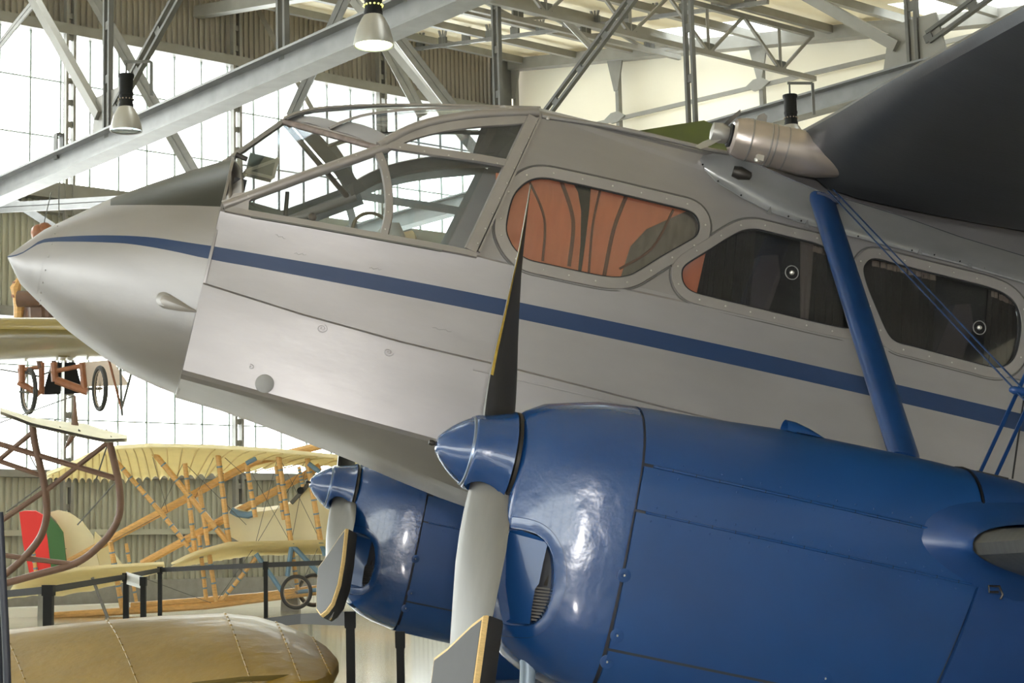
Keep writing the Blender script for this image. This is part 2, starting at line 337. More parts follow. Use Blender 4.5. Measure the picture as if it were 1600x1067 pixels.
# ------------------------------------------------------------------ roof trusses and lamps
def laced(mb, p, q, w=.16, t=.03, side=None):                        # two flats with battens: a slotted member
    p, q = V(p), V(q); d = (q - p); l = d.length; d.normalize(); sd = V(side); sd = (sd - d * sd.dot(d)).normalized(); u = sd.cross(d)
    for k in (-1, 1): mb.box((p + q) / 2 + sd * k * (w / 2 - .019), (d, sd, u), (l / 2, .019, t))
    n = max(2, int(l / .55))
    for i in range(n + 1): mb.box(p + d * l * i / n, (d, sd, u), (.05, w / 2 - .03, t * .6))
def truss(a, b0, nodes, zb, label, beam, mm, w):
    t = thing('roof_truss', label, 'roof truss', hall(a, nodes[0], zb), 'roof trusses across the hall')
    mb = MB(); p, q = hall(a, 26, zb), hall(a, b0, zb)
    mb.bar(p, q, beam, beam * .1); mb.bar(p + ZZ * beam, q + ZZ * beam, beam, beam * .1); mb.bar(p + ZZ * beam / 2, q + ZZ * beam / 2, beam * .12, beam)
    mb.build('bottom_chord', steel_lt, t, smooth=0)
    zt = lambda b: roof_z(b) - .35
    mb = MB(); mb.bar(hall(a, 26, zt(26)), hall(a, 8, zt(8)), .2, .2); mb.bar(hall(a, 8, zt(8)), hall(a, b0, zt(8)), .2, .2); mb.build('top_chord', mm, t, smooth=0)
    for i, b in enumerate(nodes):
        mb = MB(); laced(mb, hall(a, b, zb + beam), hall(a, b, zt(b)), w, side=D2); mb.build('web_post', steel_dk, t, smooth=0)
        mb = MB()
        if i % 2 == 0:
            mb.slab([hall(a, b - .42, zb + beam), hall(a, b + .42, zb + beam), hall(a, b + .3, zb + beam + .5), hall(a, b - .3, zb + beam + .5)], D1 * .03); mb.build('gusset_plate', steel, t, smooth=0)
            for sg, nb in ((1, nodes[i - 1] if i else b + 3.7), (-1, nodes[i + 1] if i + 1 < len(nodes) else None)):
                if nb is None: continue
                mb = MB(); p = hall(a, b + .2 * sg, zb + beam + .25); q = hall(a, nb, zt(nb))
                if sg > 0: mb.bar(p, q, .10, .12); 
                else: laced(mb, p, q, w, side=D2 + ZZ * .5)
                mb.build('web_diagonal', steel_dk if sg < 0 else steel, t, smooth=0)
        else:
            mb.slab([hall(a, b - .3, zt(b)), hall(a, b + .3, zt(b)), hall(a, b + .2, zt(b) - .4), hall(a, b - .2, zt(b) - .4)], D1 * .03); mb.build('gusset_plate', steel, t, smooth=0)
    return t
truss(9.1, 1, [21.9, 18.1][1:] + [14.3, 10.5, 6.7], 5.95, 'nearest roof truss, its long grey girder rising from left over the canopy', .26, steel_lt, .16)
_c = on_plane(92, 229, D1, 9.1); mb = MB()
for dz in (-1, 1): mb.box(_c + ZZ * dz * .15, (D1, D2, ZZ), (.045, .05, .012)); mb.box(_c + D1 * dz * .04, (D1, D2, ZZ), (.008, .05, .15))
_t = [o for o in bpy.data.objects if o.name == 'roof_truss'][0]; mb.build('beam_clamp', steel_dk, _t, smooth=0)
truss(14.8, -2, [17.8, 14.15, 10.87, 7.3, 3.5], 6.02, 'second roof truss, seen against the cream wall above the wing', .22, steel, .15)
def lattice(p, q, dz, n, label, mm, up=ZZ, r=.045):                  # light lattice girder
    t = thing('lattice_girder', label, 'girder', p)
    mb = MB(); mb.bar(p, q, r * 1.6, r * 1.8); mb.build('bottom_chord', mm, t, smooth=0)
    mb = MB(); mb.bar(V(p) + up * dz, V(q) + up * dz, r * 1.6, r * 1.8); mb.build('top_chord', mm, t, smooth=0)
    for i in range(n):
        a, b, c = V(p).lerp(V(q), i / n), V(p).lerp(V(q), (i + .5) / n), V(p).lerp(V(q), (i + 1) / n)
        for s_, e_ in ((a + up * dz, b), (b, c + up * dz), (b, b + up * dz)):
            mb = MB(); mb.bar(s_, e_, r, r); mb.build('web_member', mm, t, smooth=0)
        mb = MB(); mb.box(b + up * .06, ((q - p).normalized(), up.cross(q - p).normalized(), up), (.11, .02, .1)); mb.build('node_plate', steel_dk, t, smooth=0)
    return t
P0 = on_plane(1110, 84, D2, 17.6); zl = P0.z
lattice(hall(6.5, 17.6, zl), hall(21.3, 17.6, zl), roof_z(17.6) - zl - .25, 9, 'light lattice girder meeting the cream wall right of the lit lamp', steel)
P0 = on_plane(985, 72, D2, 20.6); zl2 = P0.z
lattice(hall(9.4, 20.6, zl2), hall(21.3, 20.6, zl2), roof_z(20.6) - zl2 - .25, 8, 'light lattice girder high above the canopy near the corner', steel)
lattice(on_plane(640, 78, D1, 19.2), on_plane(1200, 3, D1, 19.2), .95, 13, 'thin pale lattice purlin running up to the right under the roof', steel_lt, r=.035)
def brace(name, label, p, q, w, mm):
    mb = MB(); d = (q - p).normalized(); sd = d.cross(V((0, 1, 0))).normalized()
    for k in (-1, 1): mb.bar(p + sd * k * w * .3, q + sd * k * w * .3, w * .35, w * .5, up=sd)
    mb.bar(p, q, w * .8, w * .12, up=V((0, 1, 0)))
    tag(mb.build(name, mm, smooth=0), label, 'brace', 'diagonal wind braces')
brace('wind_brace', 'thick diagonal brace passing behind the dark lamp at left', on_plane(130, -30, D1, 12), on_plane(305, 275, D1, 12), .17, steel_lt)
brace('wind_brace', 'diagonal brace running down to the canopy under the lit lamp', on_plane(590, 15, D1, 14.0), on_plane(712, 175, D1, 14.0), .14, steel_lt)
brace('wind_brace', 'diagonal brace behind the lit lamp, ending at the window band', on_plane(596, 62, D1, 17.5), on_plane(660, 180, D1, 17.5), .17, steel_lt)
brace('wind_brace', 'long slotted brace leaning right, left of the lit lamp', on_plane(545, -15, D1, 14.2), on_plane(455, 182, D1, 14.2), .15, steel_lt)
brace('wind_brace', 'slim brace at the top left corner of the window wall', on_plane(60, -5, D1, 10.4), on_plane(-15, 88, D1, 10.4), .09, steel)
brace('wind_brace', 'slim diagonal brace crossing the beige cladding at upper left', on_plane(395, 0, D1, 16), on_plane(490, 175, D1, 16), .08, steel)
brace('wind_brace', 'low brace above the nose cone at the left edge', on_plane(-10, 295, D1, 10.6), on_plane(95, 362, D1, 10.6), .10, steel_lt)
brace('wind_brace', 'low level tie behind the nose cone at the left edge', on_plane(-20, 326, D1, 10.2), on_plane(215, 313, D1, 10.2), .13, steel_lt)
brace('wind_brace', 'slim brace over the green wing at the far corner', on_plane(884, 32, D1, 17), on_plane(925, 75, D1, 17), .09, steel)
def lamp(px, py, d, wpx, lit, label, hook):
    base = W(px, py, d); s = d / FPX; t = thing('high_bay_lamp', label, 'lamp', base, 'high bay lamps')
    R_ = wpx * s / 2; k = R_ / .19
    prof = [(0, R_ * .97), (0, R_), (.02 * k, R_), (.08 * k, R_ * .93), (.18 * k, R_ * .78), (.26 * k, R_ * .58), (.30 * k, R_ * .42)]
    mb = MB(); mb.lathe(prof, base, ZZ, 32, cap=False); mb.lathe([(t_ + .003, r_ * .96) for t_, r_ in prof], base, ZZ, 32, cap=False); mb.build('lamp_shade', shade_m, t)
    mb = MB(); mb.lathe([(.29 * k, R_ * .42), (.29 * k, R_ * .46), (.33 * k, R_ * .46), (.33 * k, R_ * .43), (.44 * k, R_ * .43), (.44 * k, R_ * .46), (.47 * k, R_ * .46), (.47 * k, R_ * .43), (.64 * k, R_ * .43), (.66 * k, R_ * .5), (.69 * k, R_ * .5), (.70 * k, R_ * .3)], base, ZZ, 20); mb.build('ballast_housing', black_paint, t)
    mb = MB()
    for i in range(14):
        a = i * 2 * math.pi / 14; mb.sphere(base + V((math.cos(a), math.sin(a), 0)) * R_ * .465 + ZZ * .385 * k, .010 * k, 6)
    mb.build('vent_hole', emit('vent_glow', (.9, .9, .1), 1.2) if lit else rim_m, t, stuff=True)
    mb = MB(); mb.lathe([(.012 * k, R_ * .9), (.02 * k, R_ * .5), (.02 * k, .01)], base, ZZ, 28)
    mb.build('lamp_glass', lamp_on if lit else glass_wall, t)
    mb = MB(); a = base + ZZ * .70 * k; b = a + ZZ * .15 * k; e = b + RT * .30 * k * hook
    mb.tube([a, b], .012 * k, 6); mb.bar(b - RT * .02, e, .03 * k, .03 * k); mb.bar(e, e - ZZ * .42 * k, .035 * k, .035 * k, up=RT); mb.build('bracket', steel_dk, t, smooth=0)
    if lit:
        ld = bpy.data.lights.new('lamp_light', 'SPOT'); ld.energy = 260; ld.color = (.9, 1, .7); ld.shadow_soft_size = .15; ld.spot_size = 2.2
        o = bpy.data.objects.new('lamp_light', ld); C.objects.link(o); o.parent = t; o.location = (0, 0, -.05)
lamp(197, 205, 17.8, 50, False, 'unlit grey lamp with a dark housing hung in front of the windows at left', 1)
lamp(584, 72, 14.9, 64, True, 'lit lamp glowing yellow-green at the top of the hall', 1)
lamp(1238, 230, 18.3, 46, False, 'unlit lamp with a black housing showing above the wing root', 1)

# ------------------------------------------------------------------ other machines in the hangar
def Bar(mb, a, b, d, w, h=None, d2=None):
    p, q = W(*a, d), W(*b, d if d2 is None else d2); mb.tube([p, q], w / 2, 8); return mb
def slab_px(px, ds, thick=.04, dirv=None):
    pts = [W(a, b, (ds[i] if isinstance(ds, (list, tuple)) else ds)) for i, (a, b) in enumerate(px)]
    mb = MB(); mb.slab(pts, dirv if dirv is not None else FW * thick); return mb

# --- cream pusher biplane standing by the window wall
D = 24.5; px_m = D / FPX
fb = thing('pusher_biplane', 'cream linen pusher biplane with wooden struts and red-green rudder by the window wall', 'aeroplane', W(350, 960, D))
top = [(72, 747), (110, 727), (150, 708), (185, 701), (235, 698), (330, 700), (430, 706), (530, 716), (640, 728)]
bot = [(74, 750), (110, 752), (150, 753), (200, 754), (250, 750), (300, 748), (360, 742), (440, 730), (640, 738)]
def uw_pt(t, v):
    i = t * (len(top) - 1); k = min(int(i), len(top) - 2); f = i - k
    a = V((*top[k], 0)).lerp(V((*top[k + 1], 0)), f); b = V((*bot[k], 0)).lerp(V((*bot[k + 1], 0)), f)
    e = a.lerp(b, v); return W(e.x, e.y - (1 - v) * 0, 23.9 + 1.7 * v)
NR = 30; g = []
for i in range(NR * 4 + 1):
    t = i / (NR * 4); sc = abs(math.sin(t * NR * math.pi)); g.append([uw_pt(t, v) + ZZ * (.05 * math.sin(math.pi * min(1, v * 1.4)) + (.05 * sc * v ** 3 if v > .6 else 0) - .0) for v in (0, .1, .3, .5, .7, .85, 1 - .035 * sc)])
mb = MB(); mb.loft(g, False); mb.loft([[p + ZZ * .05 for p in r] for r in g], False); uwg = mb.build('upper_wing', cream_fab, fb, 60)
for i in range(1, NR):
    mb = MB(); mb.tube([uw_pt(i / NR, v) + ZZ * (.05 * math.sin(math.pi * min(1, v * 1.4)) - .015) for v in (.02, .2, .4, .6, .8, .97)], .010, 5); mb.build('rib', mat('rib_cream', (.74, .62, .36), .7), uwg)  # ribs in a darker cream than the linen
lt = [(267, 885), (290, 873), (310, 865), (357, 852), (400, 851), (500, 849), (640, 846)]; lbm = [(268, 887), (295, 884), (320, 880), (360, 874), (400, 868), (470, 868), (640, 862)]
g = []
for i in range(49):
    t = i / 48 * (len(lt) - 1); k = min(int(t), len(lt) - 2); f = t - k; a = V((*lt[k], 0)).lerp(V((*lt[k + 1], 0)), f); b = V((*lbm[k], 0)).lerp(V((*lbm[k + 1], 0)), f)
    g.append([W(a.lerp(b, v).x, a.lerp(b, v).y, 24.1 + 1.1 * v) for v in (0, .25, .5, .75, .97 + .03 * math.cos(i * 2.1))])
mb = MB(); mb.loft(g, False); mb.loft([[p + ZZ * .05 for p in r] for r in g], False); mb.build('lower_wing', cream_fab, fb, 60)
WOODS = [((235, 701), (358, 850), .10), ((181, 720), (250, 799), .08), ((250, 799), (304, 866), .08), ((289, 724), (305, 866), .08), ((340, 705), (358, 850), .09), ((385, 724), (399, 808), .08),
         ((312, 766), (338, 940), .08), ((431, 728), (443, 812), .06), ((435, 711), (455, 850), .09), ((480, 716), (501, 846), .09), ((467, 729), (473, 760), .06), ((172, 846), (191, 950), .09), ((197, 849), (213, 940), .06),
         ((51, 856), (60, 920), .07), ((311, 837), (322, 935), .07), ((400, 872), (347, 937), .07), ((457, 862), (465, 922), .07), ((526, 728), (540, 850), .09), ((560, 735), (575, 850), .07)]
for a, b, w in WOODS:
    mb = MB(); Bar(mb, a, b, D, w * .84); s = mb.build('strut', wood, fb)
    mb = MB()
    for k in range(1, 6): p = W(*a, D).lerp(W(*b, D), k / 6); d = (W(*b, D) - W(*a, D)).normalized(); mb.tube([p - d * .011, p + d * .011], w * .42 + .004, 8)
    mb.build('binding', blue_fit, s, stuff=True)
for a, b, w in (((395, 722), (83, 892), .12), ((640, 662), (395, 722), .12), ((500, 729), (222, 881), .12), ((85, 962), (325, 946), .11), ((325, 946), (640, 905), .11), ((205, 946), (400, 931), .09), ((400, 931), (640, 900), .09)):
    mb = MB(); Bar(mb, a, b, D + .3, w); mb.build('tail_boom' if b[1] < 900 and a[1] < 900 else 'skid', wood, fb)
for a, b in (((400, 865), (440, 923)), ((456, 851), (449, 900)), ((456, 851), (500, 897)), ((501, 846), (508, 868)), ((482, 724), (500, 738)), ((385, 724), (400, 716))):
    mb = MB(); Bar(mb, a, b, D - .1, .07); mb.build('undercarriage_strut', blue_fit, fb)
for a, b in (((338, 706), (303, 782)), ((286, 724), (250, 799)), ((235, 701), (262, 800)), ((340, 705), (385, 745)), ((289, 724), (385, 820)), ((385, 724), (455, 850)), ((435, 711), (399, 850)), ((480, 716), (455, 848)), ((435, 711), (501, 846)), ((480, 716), (400, 851)), ((172, 846), (260, 800)), ((181, 720), (305, 866)), ((55, 865), (83, 892)), ((55, 865), (104, 857)), ((230, 905), (330, 942)), ((400, 851), (338, 940)), ((500, 849), (465, 925))):
    mb = MB(); Bar(mb, a, b, D + .1, .008); mb.build('bracing_wire', steel_dk, fb)
mb = slab_px([(356, 800), (362, 795), (372, 795), (385, 799), (400, 800), (430, 796), (455, 786), (478, 765), (487, 750), (500, 748), (515, 752), (530, 775), (540, 850), (500, 850), (400, 850), (375, 847), (359, 838), (356, 820)], D + .2, .7); nc_ = mb.build('crew_nacelle', cream_hi, fb, 20)
mb = MB(); mb.tube([W(*q, D + .15) for q in [(361, 797), (372, 803), (388, 805), (400, 801)]], .05, 8); mb.build('cockpit_coaming', blue_fit, nc_)
mb = MB(); mb.tube([W(*q, D + .12) for q in [(488, 749), (470, 770), (455, 786)]], .03, 6); mb.build('coaming_tube', steel_dk, nc_)
mb = MB(); mb.lathe([(-.05, .05), (.05, .05)], W(470, 766, D + .1), FW, 12); mb.build('instrument_dial', black_paint, nc_)
rd = slab_px([(30, 800), (38, 798), (55, 798), (68, 805), (74, 840), (80, 895), (46, 896), (36, 850)], D, .04).build('rudder', red, fb, 0, label='red half of the rudder')
slab_px([(68, 805), (78, 808), (90, 820), (98, 832), (104, 885), (80, 890), (74, 840)], D, .04).build('rudder', green, fb, 0, label='green half of the rudder')
slab_px([(75, 801), (90, 797), (108, 801), (128, 815), (145, 838), (156, 888), (105, 891), (98, 832), (88, 814)], D + .3, .04).build('tail_fin', cream_hi, fb, 0)
slab_px([(148, 831), (168, 850), (192, 884), (156, 888), (147, 845)], D + .5, .04).build('tail_fin', cream_hi, fb, 0)
tt = [(25, 912), (55, 901), (85, 895), (150, 888), (200, 885), (256, 882)]; tb = [(8, 938), (50, 933), (90, 934), (150, 924), (200, 910), (258, 893)]; g = []
for i in range(41):
    t = i / 40 * 5; k = min(int(t), 4); f = t - k; a = V((*tt[k], 0)).lerp(V((*tt[k + 1], 0)), f); b = V((*tb[k], 0)).lerp(V((*tb[k + 1], 0)), f)
    g.append([W(a.lerp(b, v).x, a.lerp(b, v).y, 23.9 + 1.1 * v) for v in (0, .3, .6, .97 - .05 * abs(math.sin(i * .55)))])
mb = MB(); mb.loft(g, False); mb.loft([[p + ZZ * .04 for p in r] for r in g], False); mb.build('tailplane', cream_fab, fb, 60)
mb = MB(); Bar(mb, (144, 902), (168, 965), D - .2, .05); mb.build('tail_prop', steel_lt, fb)
mb = slab_px([(60, 918), (68, 918), (75, 975), (58, 975)], D - .1, .1); mb.build('trestle', kerb_m, fb, 0)
def wheel_at(parent, px, py, d, rx, ry, spokes=16, mat_r=rim_m):
    c = W(px, py, d); r = ry * d / FPX; tilt = math.acos(min(1, rx / ry)); vd = (c - CAM).normalized(); ax = (vd * math.cos(tilt) + (RT - vd * RT.dot(vd)).normalized() * math.sin(tilt)).normalized()
    a = ax.cross(ZZ).normalized(); b = ax.cross(a)
    circ = lambda R_, n=40: [c + (a * math.cos(t) + b * math.sin(t)) * R_ for t in [2 * math.pi * k / n for k in range(n + 1)]]
    mb = MB(); mb.tube(circ(r * .90), r * .105, 8, False); w_ = mb.build('wheel', tyre, parent)
    mb = MB(); mb.tube(circ(r * .78), r * .03, 6, False); mb.build('wheel_rim', mat_r, w_)
    mb = MB()
    for t in range(spokes): mb.tube([c, c + (a * math.cos(t * 2 * math.pi / spokes) + b * math.sin(t * 2 * math.pi / spokes)) * r * .84], r * .008, 4)
    mb.build('spokes', mat_r, w_, stuff=True)
    mb = MB(); mb.lathe([(-r * .12, r * .06), (r * .12, r * .06)], c, ax, 12); mb.build('hub', mat_r, w_)
wheel_at(fb, 490, 922, D + .5, 25, 26); wheel_at(fb, 463, 925, D - .2, 25, 27)
mb = MB(); Bar(mb, (463, 925), (500, 921), D, .06); mb.build('axle', blue_fit, fb)
slab_px([(440, 925), (463, 925), (468, 960), (438, 960)], D + .6, .2).build('chock', kerb_m, fb, 0)
# low white box added in place of the bright floor reflection by the wall
mb = MB(); mb.box(hall(11, 25.0, FLOOR + .07), (D1, D2, ZZ), (7, .5, .07)); tag(mb.build('bright_floor_box', mat('white_floor_glare', (.85, .84, .78), .4), smooth=0), 'low white box added for the bright floor reflection at the foot of the window wall', 'reflection stand-in')

# --- brown-framed machine: curved skids and front elevator
D = 15.0
ff = thing('skid_undercarriage_frame', 'dark brown tubular frame with two curved skids carrying a cream front elevator at left', 'aeroplane frame', W(60, 900, D))
for pts in ([(50, 657), (54, 690), (62, 725), (69, 755), (73, 790), (72, 812), (65, 835), (52, 855), (32, 877), (8, 897), (-30, 925)], [(170, 686), (178, 720), (186, 757), (188, 790), (184, 812), (172, 834), (158, 850), (135, 870), (108, 884), (60, 897), (2, 913), (-40, 922)]):
    mb = MB(); mb.tube(spline([W(*q, D) for q in pts], 4), .032, 10); mb.build('curved_skid', brown_tube, ff)
for a, b, w in (((-2, 719), (50, 676), .045), ((-2, 720), (66, 743), .045), ((-20, 688), (120, 729), .05), ((120, 729), (180, 747), .05), ((169, 691), (82, 759), .045), ((82, 759), (-10, 822), .05), ((-5, 866), (55, 874), .045), ((55, 874), (121, 882), .045)):
    mb = MB(); Bar(mb, a, b, D, w); mb.build('frame_tube', brown_tube, ff)
for a, b in (((117, 618), (-10, 664)), ((40, 700), (73, 760)), ((169, 691), (150, 750)), ((182, 752), (121, 820)), ((10, 800), (70, 755))):
    mb = MB(); Bar(mb, a, b, D, .012); mb.build('control_wire', steel_dk, ff)
el = [(0, 641), (25, 646), (50, 655), (70, 658), (100, 660), (131, 661), (165, 672), (198, 684), (196, 687), (170, 685), (140, 680), (112, 673), (80, 667), (50, 660), (20, 650)]
for k in (0,):
    ups = [(0, 640), (50, 654), (85, 658), (131, 661), (165, 672), (199, 684)]; los = [(0, 642), (50, 661), (90, 670), (130, 679), (165, 686), (199, 685)]; g = []
    for i in range(31):
        t = i / 30 * 5; k = min(int(t), 4); f = t - k; a = V((*ups[k], 0)).lerp(V((*ups[k + 1], 0)), f); b = V((*los[k], 0)).lerp(V((*los[k + 1], 0)), f); g.append([W(a.lerp(b, v).x, a.lerp(b, v).y, 15.5 - .9 * v) + ZZ * .03 * math.sin(v * math.pi) for v in (0, .3, .6, .85, 1)])
    mb = MB(); mb.loft(g, False); mb.loft([[p - ZZ * .03 for p in r] for r in g], False); e_ = mb.build('front_elevator', mat('greyed_linen', (.62, .58, .48), .6, noise=.1), ff, 60)
    mb = MB()
    for q in ((90, 663), (120, 668), (170, 678)): mb.tube([W(q[0] - 4, q[1] - 6, 15.4), W(q[0] + 4, q[1] + 6, 14.7)], .012, 5)
    mb.build('elevator_strap', black_paint, e_)
mb = MB(); mb.tube([W(117, 618, D), W(117, 645, D), W(117, 668, D)], [.008, .02, .035], 8); mb.build('king_post', brown_tube, ff)
mb = MB(); mb.tube([W(116, 676, D), W(108, 690, D), W(102, 700, D)], [.03, .02, .008], 8); mb.build('king_post', brown_tube, ff)
mb = MB(); Bar(mb, (-12, 812), (3, 1110), D * .25, .014); mb.tube([W(-1, 800, 3.5), W(4, 900, 3.5), W(10, 1020, 3.5), W(13, 1120, 3.5)], .0078, 10); o = tag(mb.build('leaning_pole', mat('slate_pole', (.015, .018, .028), .5)), 'slim dark slate pole leaning at the very left edge in front', 'pole')

# --- wooden early monoplane hanging behind
D = 21.0
dm = thing('hanging_monoplane', 'wooden early monoplane with two spoked wheels hanging behind the nose of the airliner', 'aeroplane', W(95, 620, D))
wheel_at(dm, 45, 611, D, 11, 37, 20); wheel_at(dm, 156, 607, D - .3, 10, 36, 20)
for a, b, w in (((29, 597), (62, 616), .08), ((88, 594), (137, 612), .10), ((34, 570), (34, 597), .09), ((65, 566), (65, 616), .07), ((84, 566), (86, 596), .09), ((128, 566), (132, 610), .08), ((28, 578), (62, 574), .05), ((86, 580), (133, 570), .06), ((25, 440), (23, 465), .09)):
    mb = MB(); Bar(mb, a, b, D, w); mb.build('wooden_member', red_wood, dm)
for a, b, w in (((0, 577), (30, 582), .02), ((32, 581), (60, 588), .025), ((60, 588), (86, 578), .025), ((133, 608), (156, 607), .04), ((30, 612), (62, 614), .03)):
    mb = MB(); Bar(mb, a, b, D, w); mb.build('rod', steel_dk, dm)
for px in ([(80, 566), (96, 566), (94, 616), (66, 617)], [(101, 566), (117, 566), (129, 614), (101, 616)]):
    slab_px(px, D + .3, .03).build('seat_canvas', black_paint, dm, 0)
slab_px([(130, 566), (174, 562), (202, 602), (135, 604)], D + .5, .03).build('canvas_panel', mat('pale_pink_canvas', (.80, .68, .60), .8), dm, 0)
for a, b in (((170, 562), (190, 640)), ((188, 562), (190, 640)), ((206, 580), (191, 636)), ((190, 636), (191, 650))):
    mb = MB(); Bar(mb, a, b, D, .03); mb.build('king_post_leg', red_wood if a[0] < 180 else steel_dk, dm)
mb = MB(); mb.tube([W(30, 435, D), W(24, 450, D), W(25, 465, D), W(30, 478, D), W(29, 500, D)], [.03, .07, .04, .07, .06], 8); mb.build('wooden_propeller', wood, dm)
mb = MB(); mb.lathe([(0, .10), (.6, .10)], W(28, 467, D - .2), RT, 12); mb.build('engine_crankcase', brown_tube, dm)
for a, b, w in (((46, 498), (64, 575), .08), ((66, 366), (66, 480), .06), ((60, 498), (88, 575), .06), ((46, 470), (40, 500), .09), ((54, 470), (48, 500), .06), ((62, 466), (64, 500), .35), ((72, 480), (72, 500), .3)):
    mb = MB(); Bar(mb, a, b, D, w); mb.build('engine_member', brown_tube, dm)
mb = MB(); mb.sphere(W(62, 364, D), .11, 12); mb.sphere(W(70, 360, D), .10, 12); mb.build('fuel_tank', red_wood, dm)
for a, b in (((80, 300), (66, 360)), ((92, 340), (92, 290))):
    mb = MB(); Bar(mb, a, b, D, .012); mb.build('suspension_wire', steel_dk, dm)

# --- yellow high wing at the left, seen from below
yl = thing('yellow_high_wing', 'dull yellow aircraft wing at the left edge, seen from below behind the nose', 'aircraft wing', W(0, 530, 10))
st = []
for t in range(9):
    px = -160 + t * 52; le_y = 512 + t * .6; sect = []
    c0 = W(px, le_y, 10.2); c1 = W(px + 6, 569 - t * 1.2, 12.2); n = 14
    for k in range(n * 2):
        u = k / n if k < n else 2 - k / n; xx = (1 - math.cos(math.pi * u)) / 2; y = 5 * .12 * (.2969 * math.sqrt(xx) - .126 * xx - .3516 * xx * xx + .2843 * xx ** 3 - .1036 * xx ** 4)
        sect.append(c0.lerp(c1, xx) + ZZ * 2.0 * (y if k < n else -y * .35))
    st.append(sect)
mb = MB(); mb.loft(st, True, True); mb.build('wing_panel', yellow_up, yl, 50)
mb = MB(); mb.bar(W(15, 545, 11.0), W(300, 538, 11.0), .03, .012); mb.build('flap_gap', black, yl, 0)
mb = MB(); mb.box(W(100, 556, 11.6), (RT, FW, ZZ), (.03, .03, .006)); mb.build('inspection_plate', yellow_up, yl, 0)

# --- yellow wing tip in the left foreground
yw = thing('yellow_wing_tip', 'glossy ochre-yellow rounded wing tip in the bottom left foreground', 'aircraft wing', W(200, 1060, 6))
crest = [(-120, 992), (0, 985), (80, 977), (165, 969), (250, 962), (350, 958), (400, 963), (440, 974), (480, 991), (510, 1010), (526, 1028)]
low = [(-120, 1150), (0, 1140), (80, 1128), (165, 1118), (250, 1106), (350, 1084), (400, 1072), (440, 1066), (480, 1062), (512, 1052), (528, 1036)]
g = []; NX_ = 40
for i in range(NX_ + 1):
    t = i / NX_ * (len(crest) - 1); k = min(int(t), len(crest) - 2); f = t - k; a = V((*crest[k], 0)).lerp(V((*crest[k + 1], 0)), f); b = V((*low[k], 0)).lerp(V((*low[k + 1], 0)), f)
    row = []
    for v in [(j / 14) ** 1.5 for j in range(15)]:
        wd = math.sin(math.pi / 2 * min(1, (NX_ + .6 - i) / 13)) ; e = a.lerp(b, v); row.append(W(e.x + 18 * v * wd, e.y, 5.5 + .5 * (1 - wd) + 1.1 * wd * (1 - math.sqrt(v))))
    g.append(row)
mb = MB(); mb.loft([[r[0] - ZZ * .03] + r + [r[-1] - ZZ * .03] for r in g], False); mb.loft([[p - ZZ * .03 for p in r] for r in g], False); mb.loft([g[-1], [p - ZZ * .03 for p in g[-1]]], False); wt = mb.build('wing_skin', yellow_m, yw, 60)
for i in (4, 12, 20, 27, 33):
    pts = []
    for j in range(15):
        c_ = min(NX_ - 1.01, i + j * .16); k = int(c_); pts.append(g[k][j].lerp(g[k + 1][j], c_ - k) + ZZ * .001)
    mb = MB(); mb.tube(pts, .0022, 6)
    for j in range(1, 14): mb.sphere(pts[j] + ZZ * .001, .0048, 6)
    mb.build('rib_tape', yellow_m, wt)
mb = MB(); mb.tube([W(300, 1070, 5.45), W(380, 1061, 5.5), W(470, 1057, 5.6), W(505, 1048, 5.8)], .009, 6); mb.build('aileron_gap', mat('dark_ochre', (.10, .07, .01), .7), wt)
a = W(212, 1003, 6.25); mb = MB(); mb.sweep([a + RT * x_ + UP * y_ for x_, y_ in ((-.03, .018), (.03, .018), (.035, 0), (.03, -.018), (-.03, -.018), (-.035, 0))], .006, .004, -FW + UP, True); mb.build('inspection_cover', yellow_m, wt)

# --- olive wing behind the airliner's roof
og = thing('olive_wing', 'olive green wing tip showing above the airliner roof, left of the propeller of the wind generator', 'aircraft wing', W(1060, 215, 13))
og['label'] = 'olive green wing showing just above the airliner roof ahead of the upper wing'
mb = MB(); sec = []
for (x, y1, y2) in ((985, 206, 260), (1005, 203, 265), (1060, 194, 270), (1100, 188, 275), (1128, 200, 280), (1180, 225, 285), (1240, 230, 290)):
    p, q = W(x, y1, 13), W(x + 6, y2, 13.6); sec.append([p, p.lerp(q, .5) - FW * .12, q, p.lerp(q, .5) + FW * .12])
mb.loft(sec, True, True); mb.build('wing_panel', olive, og, 50)

# --- black barrier posts and belts
def stanchion(x, y0, y1, d, wpx, label, x1=None, base=True):
    p = W(x, y0, d); zb = FLOOR; t = thing('barrier_post', label, 'barrier post', V((p.x, p.y, zb)), 'black barrier posts')
    w = wpx * d / FPX; q = V((p.x, p.y, zb + .02))
    mb = MB(); mb.box((p + q) / 2, (RT, V((-RT.y, RT.x, 0)), ZZ), (w / 2, w / 2, (p.z - q.z) / 2)); mb.build('post', black_paint, t, 0)
    mb = MB(); mb.box(p - ZZ * .035, (RT, V((-RT.y, RT.x, 0)), ZZ), (w / 2 * 1.25, w / 2 * 1.25, .04)); mb.build('belt_head', black_paint, t, 0)
    if base: mb = MB(); mb.lathe([(0, w * 2.4), (.012, w * 2.4), (.03, w * .8)], V((p.x, p.y, zb)), ZZ, 28); mb.build('base_plate', black_paint, t, 30)
    return p
s1 = stanchion(76, 915, 0, 13, 14, 'square black barrier post nearest the red and green rudder')
s2 = stanchion(197, 896, 0, 16, 8, 'black barrier post carrying the light grey belt end, beside its twin')
s3 = stanchion(224, 902, 0, 15.5, 8, 'black barrier post just right of the light grey belt')
s4 = stanchion(250, 886, 0, 19, 6, 'slim black barrier post standing below the wooden booms of the biplane')
s5 = stanchion(415, 878, 0, 17.5, 6, 'slim black barrier post left of the spoked wheels of the biplane')
s6 = stanchion(547, 957, 0, 8.5, 13, 'black barrier post directly below the far blue engine')
